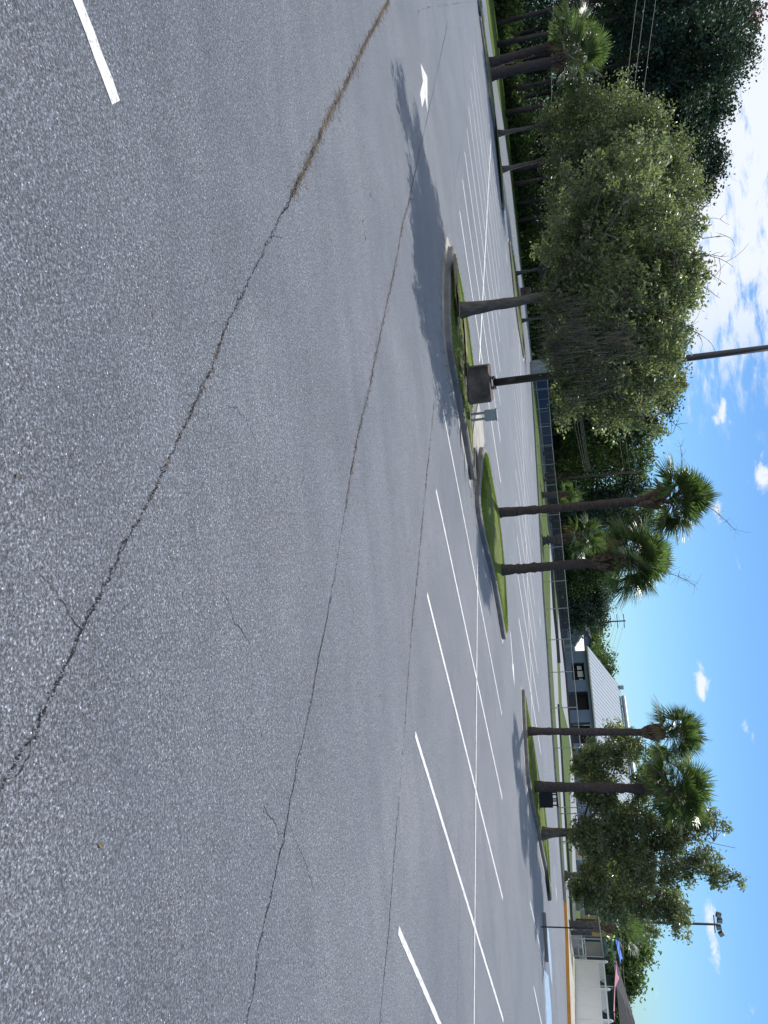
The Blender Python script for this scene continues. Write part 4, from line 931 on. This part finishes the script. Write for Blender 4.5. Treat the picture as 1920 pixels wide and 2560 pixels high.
sail('shade_sail', [(1530,2334,0),(1538,2337,6),(1532,2394,2)], 'green', 'narrow green triangular shade sail')
sail('shade_sail', [(1538,2346,0),(1548,2345,6),(1557,2398,4),(1552,2410,1)], 'blue', 'long deep-blue shade sail beside the green one')
sail('shade_sail', [(1541,2400,0),(1549,2443,6),(1538,2470,4),(1537,2556,0),(1534,2530,-2)], 'pink', 'long pink shade sail above the white fence')
# floodlight pole
yf = 74.; pb_ = P(1420, 2300, yf); pt_ = P(1796, 2311, yf)
fl = empty('floodlight_pole', (pb_[0], yf, 0), 'very tall slim floodlight pole carrying four square lamps', 'floodlight')
mb = MB(); mb.tube([(pb_[0], yf, 0), (pt_[0], yf, pt_[2])], [.16, .10], 8); mb.build('pole', M['polemetal'], fl, True)
for X, Y, r_ in ((1796,2287,.3),(1799,2301,.1),(1797,2318,-.1),(1803,2334,-.5)):
    q = P(X, Y, yf-.2); mb = MB(); mb.box(tuple(q), (.38, .3, .42), 0, (Vector((0,1,0)), r_)); h_ = mb.build('lamp', M['polemetal'], fl)
    mb = MB(); mb.box(tuple(q-np.array([0,.20,0])), (.32, .04, .34), 0, (Vector((0,1,0)), r_)); mb.build('lens', M['lamp'], h_)
mb = MB(); mb.tube([tuple(P(1784,2288,yf)), tuple(P(1788,2332,yf))], .05, 6); mb.build('cross_arm', M['polemetal'], fl)
g = G(1424, 2331); mb = MB(); zt = ZT(g, 1532); yp = empty('yellow_post', (*g, 0), 'yellow square column behind the fence beside the squat palm', 'post')
mb.box((*g, (zt+1.6)/2), (.26, .26, zt-1.6)); mb.build('yellow_shaft', M['yellowpost'], yp); mb = MB(); mb.box((*g, .8), (.24, .24, 1.6)); mb.build('dark_lower_shaft', M['darkmetal'], yp)
# playground and bus-like clutter behind the fence: picnic benches and planters
def bench(X, Y, lab, rz):
    g = G(X, Y); r = empty('picnic_table', (*g, 0), lab, 'picnic table'); 
    mb = MB(); mb.box((g[0], g[1], .74), (1.8, .7, .06), rz); mb.build('table_top', M['boxmetal'], r)
    for s_ in (-1, 1):
        off = np.array([-math.sin(rz), math.cos(rz)])*.65*s_; mb = MB(); mb.box((g[0]+off[0], g[1]+off[1], .44), (1.8, .26, .05), rz); mb.build('bench_seat', M['boxmetal'], r)
    for s_ in (-1, 1):
        off = np.array([math.cos(rz), math.sin(rz)])*.6*s_; mb = MB(); mb.box((g[0]+off[0], g[1]+off[1], .37), (.07, 1.4, .70), rz); mb.build('leg_frame', M['galv'], r)
bench(1431, 2362, 'grey picnic table behind the chain-link fence beside the white fence post', .4)
bench(1441, 2372, 'farther grey picnic table behind the chain-link fence near the green sail', -.3)
bench(1437, 2250, 'grey picnic table on the lawn between the two squat palms', .2)
# white arching pipe rail beyond the fence
g = [np.array([*G(1421,2205), .1]), np.array([*G(1420,2215), .5]), np.array([*G(1419,2245), .5]), np.array([*G(1424,2300), .35])]
mb = MB(); mb.tube(g, .07, 6); tag(mb.build('white_edging', M['white']), 'low curved white edging rail on the lawn behind the fence', 'edging')

# ------------------------------------------------------------------ utility poles and wires
def upole(name, X0, X1, Y, y, lab, arms=((0, 1.2),)):
    b_ = P(X0, Y, y); t_ = P(X1, Y, y); r = empty(name, (t_[0], y, 0), lab, 'utility pole')
    mb = MB(); mb.tube([(t_[0], y, 0), (t_[0], y, t_[2])], [.17, .12], 8); mb.build('pole', M['pinebark'], r, True)
    for dz, L in arms:
        mb = MB(); mb.box((t_[0], y, t_[2]-.3-dz), (L*2, .12, .12)); mb.build('cross_arm', M['pinebark'], r)
    return t_
T1 = upole('utility_pole', 1400, 1601, 1178, 105., 'wooden utility pole standing against the yellow-green trees', ((0, .5), (2.2, .4)))
T2 = upole('utility_pole', 1420, 1564, 1552, 150., 'thin utility pole with crossarms against the sky above the house', ((0, 1.3), (1.2, 1.3), (2.4, 1.)))
upole('utility_pole', 1400, 1676, 1270, 190., 'thin dark pole top seen between the two middle palm crowns', ((0, .3),))
def wire(a, b, sag, lab, r=.017):
    a, b = np.array(a), np.array(b); t = np.linspace(0, 1, 26)[:, None]; p = a+(b-a)*t; p[:, 2] -= sag*4*(t*(1-t))[:, 0]
    mb = MB(); mb.tube(p, r, 4, cap=False); tag(mb.build('power_line', M['wire']), lab, 'wire', 'overhead wires')
LF = 60.
for X, Xb, n in ((1385, 1462, 'lowest'), (1423, 1466, 'second lowest'), (1459, 1470, 'third from the bottom'), (1463, 1473, 'fourth from the bottom'), (1474, 1476, 'fifth from the bottom'), (1597, 1560, 'third from the top'), (1618, 1575, 'second from the top'), (1645, 1590, 'topmost')):
    wire(P(X, -40, LF), P(Xb, 1178, 105.), 1.6, '%s overhead wire crossing in front of the tall pines' % n)
for k, (X, Xb) in enumerate(((1597,1562),(1590,1550),(1583,1540))):
    wire(P(X, 1178, 105.), P(Xb, 1552, 150.), 2.2, 'overhead wire between the two wooden poles, %s' % ('top strand', 'middle strand', 'lowest strand')[k])
for k, (X, Xb) in enumerate(((1562,1540),(1550,1528),(1540,1518))):
    wire(P(X, 1552, 150.), P(Xb, 2000, 210.), 3., 'overhead wire running right from the farther pole, %s' % ('top strand', 'middle strand', 'lowest strand')[k])
for k, (Xa, Xb) in enumerate(((1560,1600),(1552,1592))):
    wire(P(Xa, 2340, 70.), P(Xb, 2620, 60.), .5, 'pale service wire above the shade sails, %s' % ('upper', 'lower')[k])
# fallen leaves and specks on the asphalt
for X, Y, s_, lab in ((249,2113,.030,'pale fallen leaf on the dark asphalt near the right'),(626,2114,.02,'tiny pale leaf farther out on the asphalt'),(828,600,.03,'small pale leaf beside the left crack'),(950,1739,.03,'small tan leaf near the thick painted line')):
    g = G(X, Y); mb = MB(); a_ = rng.random()*3; d = np.array([math.cos(a_), math.sin(a_)])*s_; n = np.array([-d[1], d[0]])*.45
    mb.add([(g[0]-d[0], g[1]-d[1], .004), (g[0]+n[0], g[1]+n[1], .012), (g[0]+d[0], g[1]+d[1], .006), (g[0]-n[0], g[1]-n[1], .009)], [(0,1,2,3)])
    tag(mb.build('fallen_leaf', M['deadfrond']), lab, 'leaf')

def scatter(name, pts, size, mat, lab, cat):
    n = len(pts); a = rng.random(n)*6.28; s_ = size*(.4+rng.random(n)); d = np.c_[np.cos(a), np.sin(a)]*s_[:, None]; m_ = np.c_[-d[:, 1], d[:, 0]]*.45; z = .004+0*a
    V = np.stack([np.c_[pts-d, z], np.c_[pts+m_, z+.5*s_*rng.random(n)], np.c_[pts+d, z+.2*s_], np.c_[pts-m_, z+.4*s_*rng.random(n)]], 1)
    mb = MB(); mb.quads(V); tag(mb.build(name, M[mat]), lab, cat, None, 'stuff')
q = np.c_[rng.random(420)*26-9, 3+rng.random(420)*24]; scatter('leaf_litter', q, .014, 'litter', 'tiny dry leaf bits scattered over the open asphalt', 'leaf litter')
q = []
for key, k in (('a', 900), ('b', 420), ('c', 420)):
    pp = ISL[key][0]; i = rng.integers(0, len(pp), k); c_ = pp.mean(0); v = pp[i]-c_; v /= np.linalg.norm(v, axis=1)[:, None]
    q.append(pp[i]+v*np.abs(rng.standard_normal(k))[:, None]*.35)
scatter('leaf_litter', np.vstack(q), .018, 'litter', 'dry leaves and grit gathered along the island kerbs', 'leaf litter')
# ------------------------------------------------------------------ sky, sun, camera
SUN_EL, SUN_AZ = math.radians(53), math.atan2(.15, 1.0)      # azimuth from +y towards +x
w = bpy.data.worlds.new('World'); bpy.context.scene.world = w; w.use_nodes = True; nt = w.node_tree; nt.nodes.clear()
def N(t, **k):
    o = nt.nodes.new(t)
    for a, v in k.items(): setattr(o, a, v)
    return o
def mth(op, a, b=None, c=None, clamp=False):
    o = N('ShaderNodeMath', operation=op); o.use_clamp = clamp
    for i, v in enumerate((a, b, c)):
        if v is None: continue
        if hasattr(v, 'links'): nt.links.new(v, o.inputs[i])
        else: o.inputs[i].default_value = v
    return o.outputs[0]
sky = N('ShaderNodeTexSky'); sky.sky_type = 'NISHITA'; sky.sun_disc = False; sky.sun_elevation = SUN_EL; sky.sun_rotation = SUN_AZ
sky.air_density = 1.0; sky.dust_density = .35; sky.ozone_density = 1.6; sky.altitude = 0
tc = N('ShaderNodeTexCoord'); sep = N('ShaderNodeSeparateXYZ'); nt.links.new(tc.outputs['Generated'], sep.inputs[0])
X_, Y_, Z_ = sep.outputs
az = mth('ARCTAN2', X_, Y_); el = mth('ARCSINE', Z_)
den = mth('ADD', mth('MAXIMUM', Z_, 0.0), .10)
cmb = N('ShaderNodeCombineXYZ'); nt.links.new(mth('DIVIDE', X_, den), cmb.inputs[0]); nt.links.new(mth('DIVIDE', Y_, den), cmb.inputs[1])
def wn(vec, scale, det, rough, dist=0.):
    o = N('ShaderNodeTexNoise'); o.inputs['Scale'].default_value = scale; o.inputs['Detail'].default_value = det; o.inputs['Roughness'].default_value = rough; o.inputs['Distortion'].default_value = dist
    nt.links.new(vec, o.inputs['Vector']); return o.outputs['Fac']
n1 = wn(cmb.outputs[0], 5.5, 8, .66, .3); n2 = wn(cmb.outputs[0], .8, 3, .5)
cm2 = N('ShaderNodeCombineXYZ'); nt.links.new(az, cm2.inputs[0]); nt.links.new(mth('MULTIPLY', el, 1.9), cm2.inputs[1])
n3 = wn(cm2.outputs[0], 24, 8, .68, .6)
def sm(x, a, b):
    o = N('ShaderNodeMapRange', interpolation_type='SMOOTHSTEP'); nt.links.new(x, o.inputs[0]); o.inputs[1].default_value = a; o.inputs[2].default_value = b; return o.outputs[0]
left = mth('MULTIPLY', sm(az, math.radians(2), math.radians(-15)), 1.0)
nn = mth('ADD', mth('MULTIPLY', n1, .75), mth('MULTIPLY', n2, .30))
thr = mth('SUBTRACT', nn, mth('MULTIPLY_ADD', left, -.235, .60))
field = mth('MULTIPLY', sm(thr, -.02, .15), left)
def dirpx(X, Y):
    d = ray(X, Y); d = d/np.linalg.norm(d); return math.atan2(d[0], d[1]), math.asin(d[2])
puffs = [(1752,1705,.030,.0085,1.),(1790,1280,.014,.008,.8),(1775,1990,.011,.006,.75),(1865,1815,.012,.006,.7),(1885,1850,.02,.006,.6),(1780,2330,.040,.008,.9),(1640,2480,.012,.005,.55),(1880,2530,.014,.012,.75),(1805,1035,.022,.010,.95),(1785,1180,.012,.006,.6),(1905,1190,.03,.014,.9),(1800,1320,.03,.006,.5),(1850,1440,.03,.006,.4)]
acc = None
for X, Y, sa, se, k in puffs:
    a0, e0_ = dirpx(X, Y)
    da = mth('DIVIDE', mth('SUBTRACT', az, a0), sa); de = mth('DIVIDE', mth('SUBTRACT', el, e0_), se)
    g = mth('MULTIPLY', mth('EXPONENT', mth('MULTIPLY', mth('ADD', mth('MULTIPLY', da, da), mth('MULTIPLY', de, de)), -1.)), k)
    acc = g if acc is None else mth('MAXIMUM', acc, g)
pf = sm(mth('ADD', acc, mth('MULTIPLY', mth('SUBTRACT', n3, .5), 2.6)), .42, 1.05)
pf = mth('MULTIPLY', pf, sm(acc, .02, .25))
cloud = mth('MAXIMUM', field, pf, clamp=True)
cloud = mth('MULTIPLY', cloud, sm(el, .02, .07))
SKYS = .054
mxn = N('ShaderNodeMix', data_type='RGBA')
nt.links.new(cloud, mxn.inputs[0]); 
tint = N('ShaderNodeMix', data_type='RGBA', blend_type='MULTIPLY'); tint.inputs[0].default_value = 1.; nt.links.new(sky.outputs[0], tint.inputs[6]); tint.inputs[7].default_value = (.77, 1.19, 1.62, 1)
nt.links.new(tint.outputs[2], mxn.inputs[6]); mxn.inputs[7].default_value = (12.2, 13., 14.2, 1)
bg = N('ShaderNodeBackground'); bg.inputs[1].default_value = SKYS; nt.links.new(mxn.outputs[2], bg.inputs[0])
wo = N('ShaderNodeOutputWorld'); nt.links.new(bg.outputs[0], wo.inputs[0])
sd = bpy.data.lights.new('sun', 'SUN'); sd.energy = 3.7; sd.angle = math.radians(.53); sd.color = (1., .96, .90)
so = bpy.data.objects.new('sun', sd); C.objects.link(so)
sv = Vector((math.sin(SUN_AZ)*math.cos(SUN_EL), math.cos(SUN_AZ)*math.cos(SUN_EL), math.sin(SUN_EL)))
so.rotation_euler = sv.to_track_quat('Z', 'Y').to_euler(); so.location = (10, 20, 30)
cam = bpy.data.cameras.new('camera'); cam.sensor_fit = 'VERTICAL'; cam.sensor_height = 36.; cam.lens = FOC/2560*36.; cam.clip_start = .05; cam.clip_end = 3000
co_ = bpy.data.objects.new('camera', cam); C.objects.link(co_)
m = Matrix(((EX[0], -EY[0], -_F[0], 0), (EX[1], -EY[1], -_F[1], 0), (EX[2], -EY[2], -_F[2], H), (0, 0, 0, 1)))
co_.matrix_world = m
S = bpy.context.scene; S.camera = co_
S.view_settings.view_transform = 'Standard'; S.view_settings.look = 'None'; S.view_settings.exposure = 0.45; S.view_settings.gamma = 1
S.cycles.max_bounces = 6; S.cycles.transparent_max_bounces = 12; S.cycles.transmission_bounces = 4; S.cycles.diffuse_bounces = 3; S.cycles.glossy_bounces = 2
S.cycles.use_denoising = True
